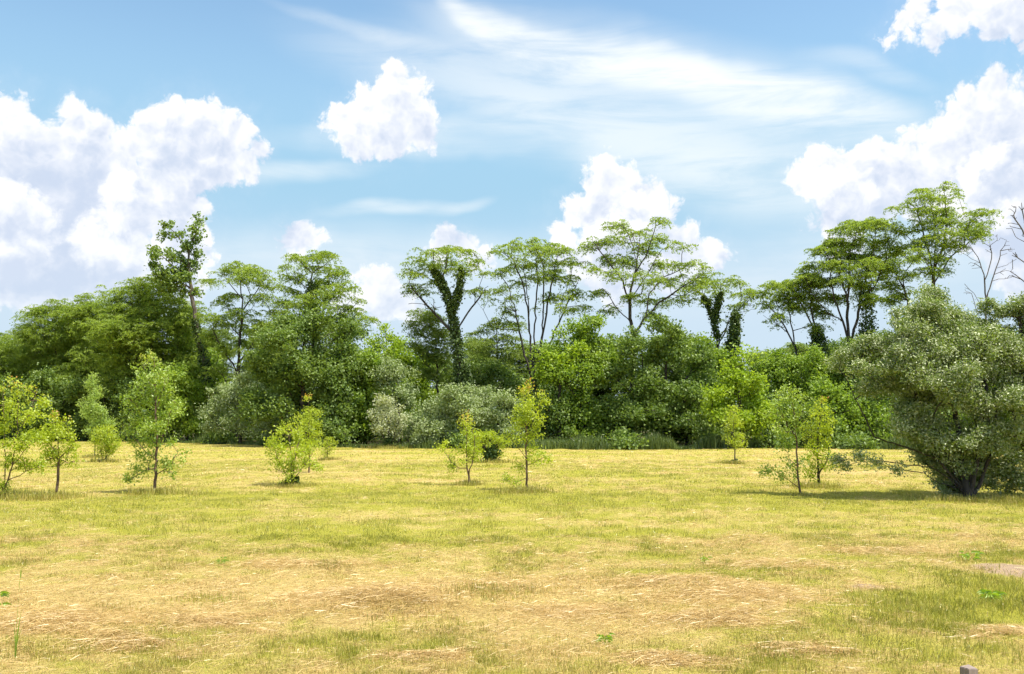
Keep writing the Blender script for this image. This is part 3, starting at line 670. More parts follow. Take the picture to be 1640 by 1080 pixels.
# centre
locust('dark ivy clad tree with a flat umbrella crown left of the sky gap', 735, 56,
       '712,396,26,5 690,404,24,5 740,405,30,6 665,418,24,5 720,414,44,7 765,424,16,5 655,432,14,4 700,428,38,6 745,434,26,7 672,440,22,5 668,458,24,6 690,450,20,5 755,462,14,5 775,440,10,5 650,428,10,4',
       '735,700 738,620 733,560 727,520 720,480 706,450 694,434|724,500 736,465 738,430|706,452 715,425 716,405|722,540 698,505 676,480 660,462|727,530 750,500 772,470|738,440 750,425 756,415', r=.2, dens=.9,
       ivy=[([(737, 640), (738, 620), (733, 560), (727, 520), (720, 485)], .40, 3800), ([(724, 500), (736, 465), (738, 430)], .28, 1900), ([(720, 485), (706, 450), (692, 432)], .32, 2100), ([(742, 640), (746, 590)], .5, 1300)],
       bare=BL('665,475,22,20 770,470,20,16 690,490,20,14'))
locust('lower green tree leaning out left of the ivy clad trunk', 700, 58, '672,500,26,8 690,512,28,9 660,520,14,5 690,530,30,12 712,540,22,12 680,550,22,14 705,565,30,16 690,590,34,18', '700,700 700,600 698,550 690,515', mat='locust_dull', r=.1, dens=1.1)
locust('thin sparse tree between the ivy clad tree and the many stemmed tree', 802, 62,
       '798,465,24,6 815,478,16,5 785,478,10,4 808,495,18,6 790,516,26,7 820,520,22,7 765,530,22,7 805,542,36,9 770,556,34,11 815,566,34,12 785,580,44,12', '802,690 800,620 796,560 795,530 806,505 812,475|795,535 778,505 762,480|796,560 770,540', mat='locust_dull', r=.1, dens=.8)
locust('many stemmed tree with a wide airy crown in the middle of the photo', 856, 57,
       '848,383,24,6 825,392,22,6 880,392,24,7 805,405,20,6 860,402,40,9 905,402,22,6 840,418,40,9 890,420,34,9 812,428,20,6 922,420,16,5 870,440,36,9 905,445,24,8 830,450,18,5 925,470,22,7 890,475,26,8 905,495,22,8 800,440,14,5 935,490,16,5',
       '856,700 856,620 850,560 846,500 836,450 818,410|854,600 856,520 862,450 856,395|855,610 868,540 882,460 893,410|856,620 876,560 903,500 926,450|854,620 838,560 826,500 812,455|852,560 846,480 838,430|862,540 870,480 872,420', r=.2, dens=.85,
       bare=BL('815,500,18,22 790,520,12,12'), ivy=[([(856, 640), (858, 560)], .25, 400)])
locust('tallest airy tree right of centre, its trunk standing clear against the sky', 1012, 56,
       '1005,350,18,5 985,358,18,5 1050,356,20,6 1020,366,30,7 960,382,24,6 995,380,30,7 1065,375,20,7 945,392,20,5 1040,392,32,8 1085,398,22,6 975,405,24,6 1015,415,36,8 1065,420,30,8 1100,425,28,7 950,430,16,6 985,440,30,7 1130,438,24,6 1085,448,36,8 1030,450,34,8 1120,458,24,7 965,462,24,6 1060,475,32,8 1005,475,24,6 1100,478,22,6 980,490,20,6 1040,500,22,7',
       '1012,700 1013,600 1012,540 1009,500 1010,465 1019,430 1014,395 998,362|1009,490 998,450 975,420 955,392|1016,445 1035,410 1050,362|1012,480 1030,450 1060,400 1080,395|1014,430 1022,400 1025,370|1012,540 1035,505 1040,470 1060,445 1095,430|1038,520 1055,485 1085,465 1125,440|1010,520 985,490 968,465', r=.2, dens=.85)
locust('flat armed tree with a forked black ivy club on its stem', 1150, 58,
       '1128,448,22,5 1150,452,26,6 1178,456,20,5 1110,462,18,6 1195,470,18,5 1165,466,28,6 1190,486,16,5 1135,478,14,6 1208,460,12,4',
       '1150,700 1150,600 1148,540 1143,510 1132,482|1145,520 1150,495 1156,472|1149,560 1165,520 1188,480|1149,550 1172,510 1200,475', r=.11, dens=.9,
       ivy=[([(1149, 545), (1144, 515), (1132, 484), (1126, 476)], .24, 1500), ([(1145, 510), (1149, 490), (1155, 470)], .24, 1100)], bare=BL('1190,500,16,18 1165,510,14,16'))
tree('ivy_pillar', 'short black green ivy pillar on a broken trunk beside the lime green tree', 'tree', 1172, 57, BL('1178,500,5,5 1172,560,8,14'), 'broad', 'ivy', 'bark_dark', ST('1172,700 1172,600 1174,550 1178,500'), .14, None,
     ivy=[([(1170, 610), (1172, 570), (1177, 530), (1178, 502)], .40, 4200)], dens=.5, leafs=.5)
leafy('broadleaf_tree', 'bright green rounded tree in front of the many stemmed tree', 930, 54,
      '945,522,26,12 920,540,26,16 955,545,34,20 895,570,30,20 935,575,40,24 970,590,34,24 905,605,40,28 950,620,44,28 910,645,36,26', 'mid', r=.14, dens=1.1)
leafy('lime_bush', 'yellow green bush in sun at the left foot of the bright rounded tree', 895, 53, '885,575,20,14 905,590,24,16 880,600,22,18 925,560,18,10', 'lime', cat='bush')
leafy('broadleaf_tree', 'broad dark tree filling the wood below the tallest airy tree', 1062, 54,
      '1050,530,34,16 1085,545,36,18 1020,560,36,22 1060,575,50,28 1110,580,34,26 1000,600,34,26 1045,620,56,36 1100,630,50,36 1135,625,30,30 1020,660,46,32 1080,675,60,30 1130,680,40,24', 'deep', r=.2, dens=1.1)
leafy('woodland_bush', 'low dark bush with a pale sprig on top below the bright rounded tree', 940, 53.6, '925,668,30,14 955,672,26,14 905,685,30,20 945,692,44,18 975,660,14,8', 'mid', cat='bush')
leafy('woodland_bush', 'low dark bush at the foot of the broad dark tree', 1010, 53.6, '995,655,18,10 1015,672,36,18 1045,685,38,20 985,690,30,18', 'deep', cat='bush')
leafy('woodland_bush', 'low blue green bush between the broad dark tree and the lime tree', 1100, 53.4, '1085,680,36,18 1115,670,30,16 1125,692,34,16', 'deep', cat='bush')
leafy('woodland_bush', 'dark bush behind the pale topped sapling in the middle', 875, 53, '865,655,26,20 890,665,28,20 870,688,38,20', 'deep', cat='bush')
leafy('silvery_bush', 'large grey green bush in the middle behind the leaning sapling', 735, 51.5, '735,632,32,16 765,640,30,18 705,655,34,20 745,665,46,24 690,685,36,20 735,692,50,18', 'silver', 'shrub', cat='bush', leafs=1.2, dens=1.1)
leafy('silvery_bush', 'silvery bush right of the large grey green one, behind the pair of saplings', 805, 51.5, '800,645,24,14 825,658,22,16 790,675,34,22 820,692,32,16', 'silver', 'shrub', cat='bush', leafs=1.2)
leafy('silvery_bush', 'small silvery bush just right of the little silvery tree', 672, 52, '662,680,20,14 680,675,18,14 672,695,26,14', 'silver', 'shrub', cat='bush')
leafy('broadleaf_tree', 'mid green tree behind the grey green bush and left of the many stemmed tree', 775, 60, '760,600,34,18 800,605,34,18 740,620,34,20 780,635,46,24 830,625,30,24 720,600,30,20', 'deep', r=.12)
leafy('lime_tree', 'lime green tree in full sun at the edge of the wood behind the thin sapling', 1188, 49.5,
      '1192,575,14,12 1185,595,24,14 1165,612,24,16 1210,618,24,20 1140,632,20,12 1180,640,40,22 1215,650,22,22 1135,660,22,14 1165,672,30,20 1205,680,28,18', 'lime', r=.12, dens=1.1)
leafy('woodland_bush', 'dull olive tree behind the lime green tree and below the ivy club', 1140, 57, '1120,560,26,18 1150,580,28,20 1125,600,30,24 1160,610,30,24 1135,640,36,28', 'mid', cat='bush')
# right
locust('low leaning tree, leftmost on the right, reaching left over the sky gap', 1278, 58,
       '1238,458,22,5 1222,468,16,5 1262,452,22,6 1248,474,24,6 1225,488,14,5 1262,490,20,7 1242,505,16,5 1275,470,16,6 1300,522,14,6',
       '1278,700 1277,600 1275,560 1258,525 1240,500 1222,480|1275,560 1270,530 1262,495|1262,530 1245,520 1222,505', r=.11, dens=1.4, bare=BL('1245,515,16,12'))
locust('dark tree leaning left beside the large spreading tree, fork wrapped in leaves', 1315, 58,
       '1275,452,20,6 1290,440,22,6 1260,462,16,5 1300,456,22,7 1282,475,18,6 1300,490,18,6 1270,485,16,6',
       '1315,700 1315,600 1312,555 1300,520 1285,490 1270,462|1308,540 1300,500 1295,455', r=.13, dens=1.5, ivy=[([(1316, 600), (1313, 550), (1306, 530)], .5, 1800)])
locust('large spreading tree of many flat leaf layers and curving trunks on the right', 1362, 57,
       '1370,354,20,5 1395,350,22,5 1345,364,20,6 1380,366,34,8 1415,362,24,7 1335,382,24,7 1365,385,34,9 1405,385,34,9 1320,400,24,7 1350,405,36,9 1395,408,36,9 1425,398,20,8 1305,420,24,7 1335,425,34,9 1375,428,36,9 1410,430,28,9 1295,440,20,6 1320,446,30,8 1360,450,38,9 1395,455,26,8 1310,468,22,7 1345,472,30,8 1330,495,20,7 1385,480,20,8',
       '1362,700 1362,600 1360,548 1350,515 1336,480 1330,440 1340,400|1360,548 1357,500 1361,450 1362,400 1375,365|1362,550 1374,510 1378,470 1392,430 1402,385|1352,520 1325,500 1300,470 1290,445|1361,480 1345,440 1325,410|1376,490 1400,460 1420,415', r=.22, dens=1.35,
       ivy=[([(1375, 600), (1382, 560), (1390, 520)], .7, 1700), ([(1392, 530), (1388, 490), (1382, 470)], .5, 900)])
locust('forked tree between the large spreading tree and the tallest tree at right', 1455, 59,
       '1432,420,20,7 1415,440,16,6 1450,440,18,6 1430,455,20,7 1462,412,16,6 1445,470,18,6 1420,480,18,7 1436,400,16,6', '1455,700 1460,600 1458,500 1448,462 1436,440 1420,430|1450,465 1446,445 1462,420', r=.12, dens=1.4)
locust('tallest tree on the right with a tufted top and an arm of leaves reaching right', 1497, 56,
       '1485,300,18,5 1512,298,16,5 1540,300,10,3 1455,318,12,5 1478,318,24,7 1510,318,26,7 1440,330,14,5 1465,340,24,8 1500,338,30,8 1535,332,22,6 1560,346,20,6 1590,348,12,4 1480,360,34,9 1525,354,34,8 1565,364,28,7 1455,368,20,8 1500,380,36,9 1545,378,30,8 1470,392,28,8 1520,396,28,8 1455,405,16,7 1488,412,24,8 1475,435,18,7 1505,430,16,7',
       '1497,700 1496,600 1495,500 1495,455 1490,415 1478,370 1468,335|1494,440 1498,395 1496,350 1486,308|1496,435 1512,390 1516,345 1512,308|1495,450 1522,412 1552,388 1588,360|1493,440 1480,410 1460,385|1500,410 1530,375 1545,345', r=.18, dens=1.0)
tree('dead_tree', 'bare dead tree with fine grey twigs standing against the sky behind the big bush', 'tree', 1577, 57, [], 'locust', 'locust', 'bark_pale',
     ST('1577,700 1577,600 1578,520 1580,480 1576,440 1566,412 1552,395|1580,478 1592,440 1602,410 1612,385|1577,450 1588,415 1585,385|1578,500 1560,470 1545,455|1579,520 1566,505 1556,470|1570,425 1556,415 1540,405|1596,430 1612,425 1628,415'), .10, 'bare dead trees on the right',
     bare=BL('1550,395,14,12 1570,385,12,14 1600,385,14,14 1615,405,12,12 1585,400,12,12 1556,425,12,10 1610,440,12,10 1545,470,8,10'))
tree('dead_tree', 'bare dead branches coming in from the right edge of the photo', 'tree', 1680, 55, [], 'locust', 'locust', 'bark_pale',
     ST('1680,700 1678,600 1670,480 1650,400 1632,360 1620,345|1660,440 1640,420 1622,405|1672,490 1645,455 1618,435|1655,410 1640,350 1636,325|1672,480 1690,400 1700,360'), .16, 'bare dead trees on the right',
     bare=BL('1622,345,12,10 1634,330,12,12 1620,365,10,10 1640,380,14,12 1622,410,10,8 1625,440,12,8 1660,350,16,20 1640,500,10,10'))
leafy('broadleaf_tree', 'mid green tree behind the slender twin saplings on the right', 1275, 55, '1250,578,26,14 1290,575,30,16 1235,600,24,18 1270,605,36,22 1315,600,32,22 1250,635,34,26 1300,640,44,30 1345,635,34,30', 'mid', r=.14, dens=1.1)
leafy('woodland_bush', 'dark bush at ground level behind the slender twin saplings', 1260, 50.5, '1245,655,28,20 1285,665,34,22 1260,690,46,18 1310,690,34,18', 'deep', cat='bush')
leafy('lime_bush', 'bright green bush left of the big silvery bush, low at the wood edge', 1335, 52, '1325,625,26,18 1345,645,28,20 1330,672,34,22 1365,685,34,20', 'mid', cat='bush')
leafy('broadleaf_tree', 'dark tree between the large spreading tree and the big silvery bush', 1395, 54, '1370,570,30,18 1400,560,28,22 1420,590,34,26 1385,610,40,28 1360,590,26,20 1400,650,44,34', 'deep', r=.14)
leafy('woodland_bush', 'bush at the wood edge seen under the long low branch of the big bush', 1430, 52, '1420,660,36,24 1460,670,36,24 1400,690,36,16 1490,690,40,18', 'mid', cat='bush')
leafy('woodland_bush', 'green bush far behind the right edge of the big bush', 1640, 53, '1620,600,40,30 1660,580,40,40 1590,650,44,34 1650,660,50,40 1560,680,40,24', 'mid', cat='bush')
# the rows behind: each its own copy of one of three grown trees, showing through the gaps
def fill(name, label, src, px, Y, s, rz):
    b = at(px, 700, Y); r = src.copy(); col.objects.link(r); r.name = name
    r.location = (b[0], b[1], -.05); r.rotation_euler = (0, 0, rz); r.scale = s
    r['label'] = label
    for ch in src.children:
        c = ch.copy(); col.objects.link(c); c.parent = r
    return r
BG = 'trees far back in the wood'
fa = leafy('background_tree', 'far tree whose top shows at the left edge behind the ragged trees', -60, 84, '-60,560,36,22 -85,590,34,26 -30,590,36,26 -60,625,56,34 -90,660,40,30 -35,660,44,30', 'deep', group=BG)
fb = locust('far feathery tree behind the gap between the two left hand feathery trees', 40, 82, '30,540,30,10 55,550,30,11 20,562,34,12 50,575,44,14 30,595,46,16 60,615,40,18 20,625,40,18 45,650,44,20', '40,700 40,620 35,560', mat='locust_dull', r=.14, dens=1.2)
fb['group'] = BG
for i, (s_, px, Y, sx, sz, rz, lb) in enumerate((
    (fa, 130, 80, 1.1, 1.05, 1.0, 'dark tree far behind the jagged tufted tree'), (fb, 180, 78, 1.0, 1.05, 2.0, 'feathery tree far behind the wide drooping tree'),
    (fa, 270, 76, 1.1, 1.1, 3.0, 'dark tree far behind the poplar trunk'), (fb, 330, 74, .9, .95, 4.0, 'feathery tree showing between the poplar and the forking tree'),
    (fa, 415, 72, 1.0, .95, 5.0, 'dark tree behind the forking trunk of the flat topped tree'), (fb, 450, 70, .95, .95, .6, 'feathery tree showing left of the dense dark tree'),
    (fa, 545, 70, 1.0, .95, 2.4, 'dark tree behind the right shoulder of the dense dark tree'), (fa, 620, 72, .8, .70, 1.4, 'dark tree low behind the bright pointed trees'),
    (fa, 690, 70, .7, .68, 3.6, 'dark tree seen low through the gap right of the bright pointed trees'), (fb, 770, 70, .9, .82, 1.1, 'feathery tree behind the ivy clad trunk'),
    (fb, 835, 72, .9, .80, 2.9, 'feathery tree seen between the stems of the many stemmed tree'), (fa, 880, 69, .9, .78, 4.4, 'dark tree low behind the many stemmed tree'),
    (fb, 960, 72, .9, .85, 5.2, 'feathery tree behind the bright rounded tree'), (fa, 1020, 70, 1.0, .85, .3, 'dark tree behind the trunk of the tallest airy tree'),
    (fb, 1090, 71, .95, .85, 1.9, 'feathery tree behind the broad dark tree'), (fa, 1130, 69, .9, .76, 2.7, 'dark tree behind the black ivy club'),
    (fb, 1215, 73, .8, .75, 3.9, 'small feathery tree closing the gap right of the lime tree'), (fa, 1235, 68, .8, .68, 5.6, 'low dark tree closing the gap above the slender saplings'),
    (fb, 1290, 70, .9, .78, .9, 'feathery tree behind the leaning trees on the right'), (fa, 1340, 69, .9, .80, 1.7, 'dark tree behind the curving trunks of the large spreading tree'),
    (fa, 1430, 70, 1.0, .88, 2.2, 'dark tree hidden behind the top of the big bush'), (fb, 1520, 70, 1.0, .88, 3.3, 'feathery tree behind the dead tree'),
    (fa, 1610, 68, 1.1, .90, 4.1, 'dark tree behind the right side of the big bush'), (fa, 1720, 66, 1.1, .95, 5.0, 'dark tree just beyond the right edge of the wood in the photo'),
    (fa, 1780, 62, 1.0, .9, .2, 'rightmost dark tree of the wood'), (fa, -130, 70, 1.0, 1.0, 2.1, 'leftmost dark tree of the wood'))):
    r = fill('background_tree', lb, s_, px, Y, (sx, sx, sz), rz); r['group'] = BG

# ------------------------------------------------------------------ young trees and bushes on the meadow
YG = 'young trees planted on the meadow'
def gd(py): return ground_depth(py)
def sapling(label, bx, by, blobs, stems, mat='sap', bark='bark_red', r=.022, name='sapling', cat='young tree', style='sap', **k):
    return tree(name, label, cat, bx, gd(by), BL(blobs), style, mat, bark, ST(stems) if stems else None, r, YG, **k)
sapling('tall yellow green sapling with reddish tips cut by the left edge of the photo', 9, 800,
        '5,625,5,12 28,618,6,10 60,625,7,10 35,640,14,10 10,655,10,12 58,648,14,12 30,668,24,14 62,670,14,10 12,690,16,14 45,695,24,14 20,720,22,14 55,715,14,10 10,745,16,12 40,745,18,10 60,752,10,6 15,775,16,10 -15,660,14,20 -20,700,20,20 -20,750,18,18 72,745,10,6',
        '9,800 8,750 7,700 6,650 5,612|9,790 20,745 26,700 30,650 28,612|26,700 48,660 60,622|20,745 45,715 60,705|25,770 50,752 72,740', tips=(.20, .2), dens=.8)
sapling('small round headed sapling on a bare brown trunk near the left edge', 93, 796,
        '88,665,6,7 92,678,10,8 112,680,8,7 80,692,16,10 108,695,16,9 92,706,26,10 70,708,10,8 122,706,10,7 88,724,22,9 112,720,16,8 80,738,12,6 118,740,10,4 60,745,10,5 95,742,8,6',
        '93,796 93,760 94,735 93,710 90,665|94,737 108,722 122,700|94,730 80,712 72,700|94,740 110,742 126,738', tips=(.16, .35), r=.03)
sapling('pale green pointed sapling standing far back at the left', 152, 733,
        '146,608,6,8 143,620,9,9 150,632,12,9 142,645,14,9 156,655,14,9 144,665,16,9 165,668,12,8 150,680,18,9 170,682,12,8 158,692,18,7', '152,733 151,700 149,660 146,605', 'pale', 'bark', leafsize=1.25, sp=1.5, dens=.65)
sapling('low yellow green bush on two stems just left of the tall leafy sapling', 167, 741,
        '160,692,10,6 175,690,10,6 167,700,20,8 155,708,12,7 182,710,12,8 168,716,20,8 160,725,8,5 178,725,10,6', '163,741 162,725 158,700|163,741 174,725 176,700', 'sap', 'bark', name='young_bush', cat='bush', leafsize=1.15, sp=1.3, dens=.75)
sapling('tallest leafy green sapling of the left group with low side branches', 249, 790,
        '247,570,5,6 228,576,8,5 220,590,8,6 245,588,14,8 265,592,8,7 240,605,20,9 262,608,12,9 225,612,10,7 250,625,22,10 270,632,14,8 232,632,16,9 212,645,14,7 205,640,8,5 245,645,24,10 275,655,14,9 222,660,18,9 252,668,24,10 285,662,8,5 210,685,16,8 236,690,22,10 268,688,16,9 202,700,10,8 225,710,18,9 250,712,16,9 280,705,10,7 222,730,14,8 240,735,12,8 275,740,12,8 262,745,12,7 215,752,12,5 236,755,12,7 288,730,8,6 208,770,8,5 270,757,10,5 203,765,6,4',
        '249,790 250,760 251,720 250,680 250,640 247,605 246,568|251,720 265,690 275,655|250,700 230,670 215,645|250,650 238,610 228,580|250,752 230,755 208,768|250,765 268,750 285,725|251,740 235,725 218,705|250,660 262,625 266,595', 'sapg', tips=(.12, .5), r=.035, dens=.95)
sapling('yellow green bushy sapling with a dark spreading foot left of centre', 468, 779,
        '458,680,9,5 468,678,8,6 448,690,6,3 460,692,14,7 475,694,12,7 450,704,16,7 475,706,18,7 440,712,12,5 465,716,20,6 490,712,10,6 445,726,16,7 470,728,22,8 492,726,14,8 438,735,10,6 458,740,20,8 485,742,18,9 448,750,12,6 470,752,20,8 498,752,10,7 465,762,12,5 505,742,8,8 430,722,5,4',
        '468,779 467,760 466,735 463,700 462,682|468,774 455,755 445,735|468,772 482,752 495,735|468,770 470,750 476,715', r=.03, dens=.6,
        ivy=[([(462, 779), (468, 770), (474, 779)], .14, 260)])
sapling('slim pointed yellow green sapling just behind the bushy one left of centre', 496, 760,
        '494,640,3,6 494,654,5,7 495,668,9,8 482,664,7,4 505,664,6,6 493,680,14,8 508,684,8,8 485,692,12,7 500,698,14,8 492,712,14,8 508,714,8,8 496,728,12,8', '496,760 496,720 495,680 494,636', tips=(.1, .3), dens=.9)
sapling('tiny round bush in the open to the right of the pointed sapling', 525, 739,
        '522,706,6,5 530,710,7,5 518,714,7,6 527,720,9,7 520,728,6,5', '525,739 524,725 524,705', name='young_bush', cat='bush', sp=1.2, dens=.8)
sapling('leaning sapling with one long low shoot to the left, in the centre', 752, 777,
        '746,668,4,5 752,676,5,6 740,680,3,4 748,688,8,7 756,694,8,7 744,700,8,7 758,706,10,8 746,714,9,8 760,720,10,8 748,728,9,8 742,740,5,6 757,738,8,8 766,728,5,8 730,722,5,4 718,736,6,4 722,745,6,4 706,718,4,3 728,750,5,3 715,710,3,4',
        '752,777 751,762 748,750 747,720 746,666|750,756 758,735 760,700 754,680|749,754 735,750 722,740 706,716', tips=(.22, .45), r=.026)
sapling('wide yellow green bush with a dark hollow trunk between the two centre saplings', 785, 741,
        '770,698,12,5 788,697,12,5 778,704,20,6 798,706,12,6 766,712,12,7 782,714,18,7 802,716,12,6 770,724,9,6 798,726,9,6', '785,741 785,728 782,710|785,735 775,715 768,702|785,732 796,715 800,705', 'sap', 'bark_dark', name='young_bush', cat='bush', leafsize=1.15, sp=1.2, r=.10,
        ivy=[([(784, 739), (785, 718)], .22, 1400)])
sapling('tall open sapling with reddish leaves on top in the centre', 845, 785,
        '835,626,5,4 848,623,3,6 838,636,7,7 850,642,4,7 865,634,5,4 872,645,4,3 842,650,12,8 860,655,8,6 830,658,10,7 846,665,16,9 866,668,8,8 826,675,10,8 842,682,18,9 860,686,8,9 824,690,10,5 850,698,14,9 836,705,12,7 852,714,10,9 822,704,8,5 812,700,6,4 852,728,6,8 850,742,7,6 864,738,8,5 876,736,5,4 828,742,5,4 838,750,4,4 868,728,5,4 826,772,10,4 810,768,6,3',
        '845,785 844,765 843,735 843,700 842,665 838,628|843,735 828,715 818,695|843,700 856,670 868,636|843,742 860,738 880,730|843,690 850,655 848,620|844,768 828,772 806,768', tips=(.16, .5), r=.026, dens=.9)
sapling('thin sapling alone at the back in front of the lime green tree', 1176, 742,
        '1178,656,3,5 1168,662,3,5 1176,668,6,6 1170,676,8,6 1180,682,7,7 1168,690,8,7 1178,696,9,6 1165,702,6,5 1180,706,8,5 1190,702,3,5 1168,712,7,4 1182,715,7,4 1188,712,5,3', '1177,742 1177,722 1175,700 1176,655|1177,720 1166,708 1162,700|1177,720 1188,710 1192,694', 'sap', 'bark', sp=1.2, dens=.8,
        ivy=[([(1172, 741), (1180, 741)], .09, 120)])
sapling('slender open sapling with thin reddish trunk and a leafy low arm to the left', 1280, 794,
        '1262,625,8,6 1275,630,8,7 1250,636,8,6 1286,642,7,8 1265,642,12,7 1240,648,8,6 1256,656,12,7 1275,660,12,8 1292,655,4,8 1236,664,8,6 1248,672,12,7 1268,676,12,8 1284,680,8,8 1240,684,8,6 1258,692,12,8 1276,698,8,8 1252,705,10,6 1268,712,8,5 1246,712,6,5 1265,738,5,5 1272,752,5,5 1285,740,4,6 1234,750,7,6 1244,757,6,5 1228,756,3,3 1252,765,3,3 1275,765,3,3',
        '1280,794 1279,770 1277,735 1275,700 1273,665 1268,625|1275,705 1258,675 1245,645|1274,690 1285,665 1288,640|1279,777 1262,768 1248,760 1236,750|1277,745 1264,735 1262,725', 'sapg', r=.024, dens=.95)
sapling('dense upright sapling right of the slender one, leaves almost to the grass', 1312, 781,
        '1318,643,4,6 1314,655,8,7 1324,662,7,6 1302,668,9,7 1316,672,14,8 1330,676,6,6 1300,684,12,8 1318,688,14,8 1328,694,8,8 1296,698,8,8 1312,704,14,8 1324,712,10,8 1298,716,8,8 1312,722,12,8 1326,730,8,8 1298,734,8,8 1310,742,10,8 1300,752,9,6 1322,748,8,7 1306,764,8,5 1334,745,5,5 1296,766,5,4',
        '1312,781 1311,760 1309,730 1310,700 1316,644|1311,765 1324,740 1332,690|1310,730 1300,700 1298,675', 'sap', 'bark_dark', tips=(.10, .2), r=.035, dens=.85)
tree('silvery_tree', 'small silvery grey tree on a short trunk at the edge of the meadow', 'tree', 623, gd(718),
     BL('620,645,16,8 608,655,16,9 632,655,16,9 600,668,12,8 620,668,22,10 640,670,12,9 612,682,18,8 632,684,14,9 622,696,16,7'), 'shrub', 'silver_pale', 'bark_dark', ST('623,718 623,700 621,670|623,714 612,695 604,670|623,714 632,695 638,668'), .10, None, dens=1.6, leafs=1.0, leafsize=.8, sp=.75,
     ivy=[([(620, 716), (624, 698)], .20, 700)])
tree('large_bush', 'big silvery olive bush with many stems filling the right side of the meadow', 'bush', 1548, gd(800),
     BL('1505,472,24,16 1515,490,32,18 1482,497,28,16 1455,512,28,18 1540,508,30,20 1490,520,44,22 1430,532,26,16 1535,535,44,24 1462,545,46,22 1405,556,30,16 1372,572,26,12 1575,540,30,24 1510,560,56,28 1440,580,46,24 1390,596,30,16 1352,578,14,8 1590,575,40,30 1485,600,60,32 1545,605,60,34 1425,622,38,22 1388,628,20,14 1600,620,44,34 1505,645,62,32 1455,662,38,20 1570,660,58,34 1430,686,22,12 1500,690,46,22 1550,708,52,26 1605,700,40,28 1480,705,22,10 1575,752,34,20,.4 1545,745,38,18,.3 1345,738,12,5 1375,729,12,4 1400,744,10,4 1360,748,10,4 1430,752,10,5 1500,728,20,10,.3 1550,780,26,12,.4 1530,765,14,8,.4 1590,735,26,20,.5 1560,788,34,10,.5 1530,785,14,8,.4 1600,770,22,14,.6 1580,700,50,30 1490,708,34,20,.2 1520,735,40,22,.3 1560,762,50,20,.4 1605,745,40,28,.6 1470,690,40,22,.1'),
     'bush', 'olive', 'bark_dark',
     ST('1548,800 1545,770 1540,730 1530,660 1510,580 1500,480|1548,800 1530,770 1500,735 1460,720 1400,700 1370,640|1540,790 1520,765 1490,748 1440,742 1390,736 1340,738|1545,770 1500,700 1460,620 1430,540|1548,800 1560,760 1575,690 1580,600 1570,530|1535,792 1505,775 1480,758 1430,752|1550,800 1530,760 1510,720|1552,800 1572,770 1590,720 1600,640|1541,792 1541,740|1556,795 1556,740'), .12, None, dens=1.0, shell=.45, dz=.55)
tree('large_bush', 'second olive bush cut by the right edge of the photo, touching the big one', 'bush', 1650, gd(797),
     BL('1600,500,26,18 1630,490,30,20 1660,500,36,24 1610,530,36,24 1650,540,46,30 1690,540,40,34 1620,580,44,34 1670,600,56,40 1710,620,44,40 1630,650,50,38 1690,680,56,40 1620,710,36,26 1660,730,46,28 1605,755,14,8 1625,770,14,9 1640,765,20,14 1612,740,16,12 1650,780,30,16 1615,785,14,8'),
     'bush', 'olive', 'bark_dark', ST('1650,800 1650,740 1650,650 1640,560 1630,500|1650,790 1625,755 1605,745|1650,760 1680,690 1700,600|1650,740 1625,680 1612,600'), .13, None, dens=.95, shell=.45, dz=.9)
print('trees', time.time() - T0)

# ------------------------------------------------------------------ small things
def box_mesh(lo, hi, topj=0.0):
    V = np.array([[x, y, z] for z in (lo[2], hi[2]) for y in (lo[1], hi[1]) for x in (lo[0], hi[0])], float)
    F = np.array([[0, 2, 3, 1], [4, 5, 7, 6], [0, 1, 5, 4], [2, 6, 7, 3], [0, 4, 6, 2], [1, 3, 7, 5]]); return V, F
# weathered wooden stake, its top just inside the lower edge of the photo
Ys = 5.3; top = at(1552, 1068, Ys); w_ = .034
m, t = new_mat('weathered_wood')
co = t.n('ShaderNodeTexCoord').outputs['Object']; mp = t.n('ShaderNodeMapping', {'Vector': co, 'Scale': (1, 1, .08)}).outputs[0]; nz = t.noise(mp, 55, 5, .7)
c = t.mix(nz, (.10, .07, .055, 1), (.36, .29, .25, 1)); b = t.n('ShaderNodeBump', {'Strength': .8, 'Distance': .006, 'Height': nz}).outputs[0]
t.n('ShaderNodeOutputMaterial', [t.n('ShaderNodeBsdfPrincipled', {'Base Color': c, 'Roughness': .85, 'Normal': b}).outputs[0]])
import bmesh
bm = bmesh.new(); V, F = box_mesh((-w_, -w_, -.25), (w_, w_, top[2]))
vs = [bm.verts.new(v) for v in V]; [bm.faces.new([vs[i] for i in f]) for f in F]
vs[4].co.z += .006; vs[5].co.z -= .004; vs[7].co.z += .004
bmesh.ops.subdivide_edges(bm, edges=[e for e in bm.edges if abs(e.verts[0].co.z - e.verts[1].co.z) > .1], cuts=10)
bmesh.ops.bevel(bm, geom=[e for e in bm.edges if e.calc_face_angle(0) > 1.0], offset=.004, segments=2, affect='EDGES')
for v in bm.verts: v.co.x += .002 * math.sin(v.co.z * 31); v.co.y += .002 * math.sin(v.co.z * 23 + 1)
me = bpy.data.meshes.new('wooden_stake'); bm.to_mesh(me); bm.free(); me.materials.append(m)
o = bpy.data.objects.new('wooden_stake', me); col.objects.link(o); o.location = (top[0], Ys, 0); o.rotation_euler = (R(2), R(-3), R(18))
tag(o, 'weathered grey wooden stake top at the bottom right edge of the grass', 'stake')

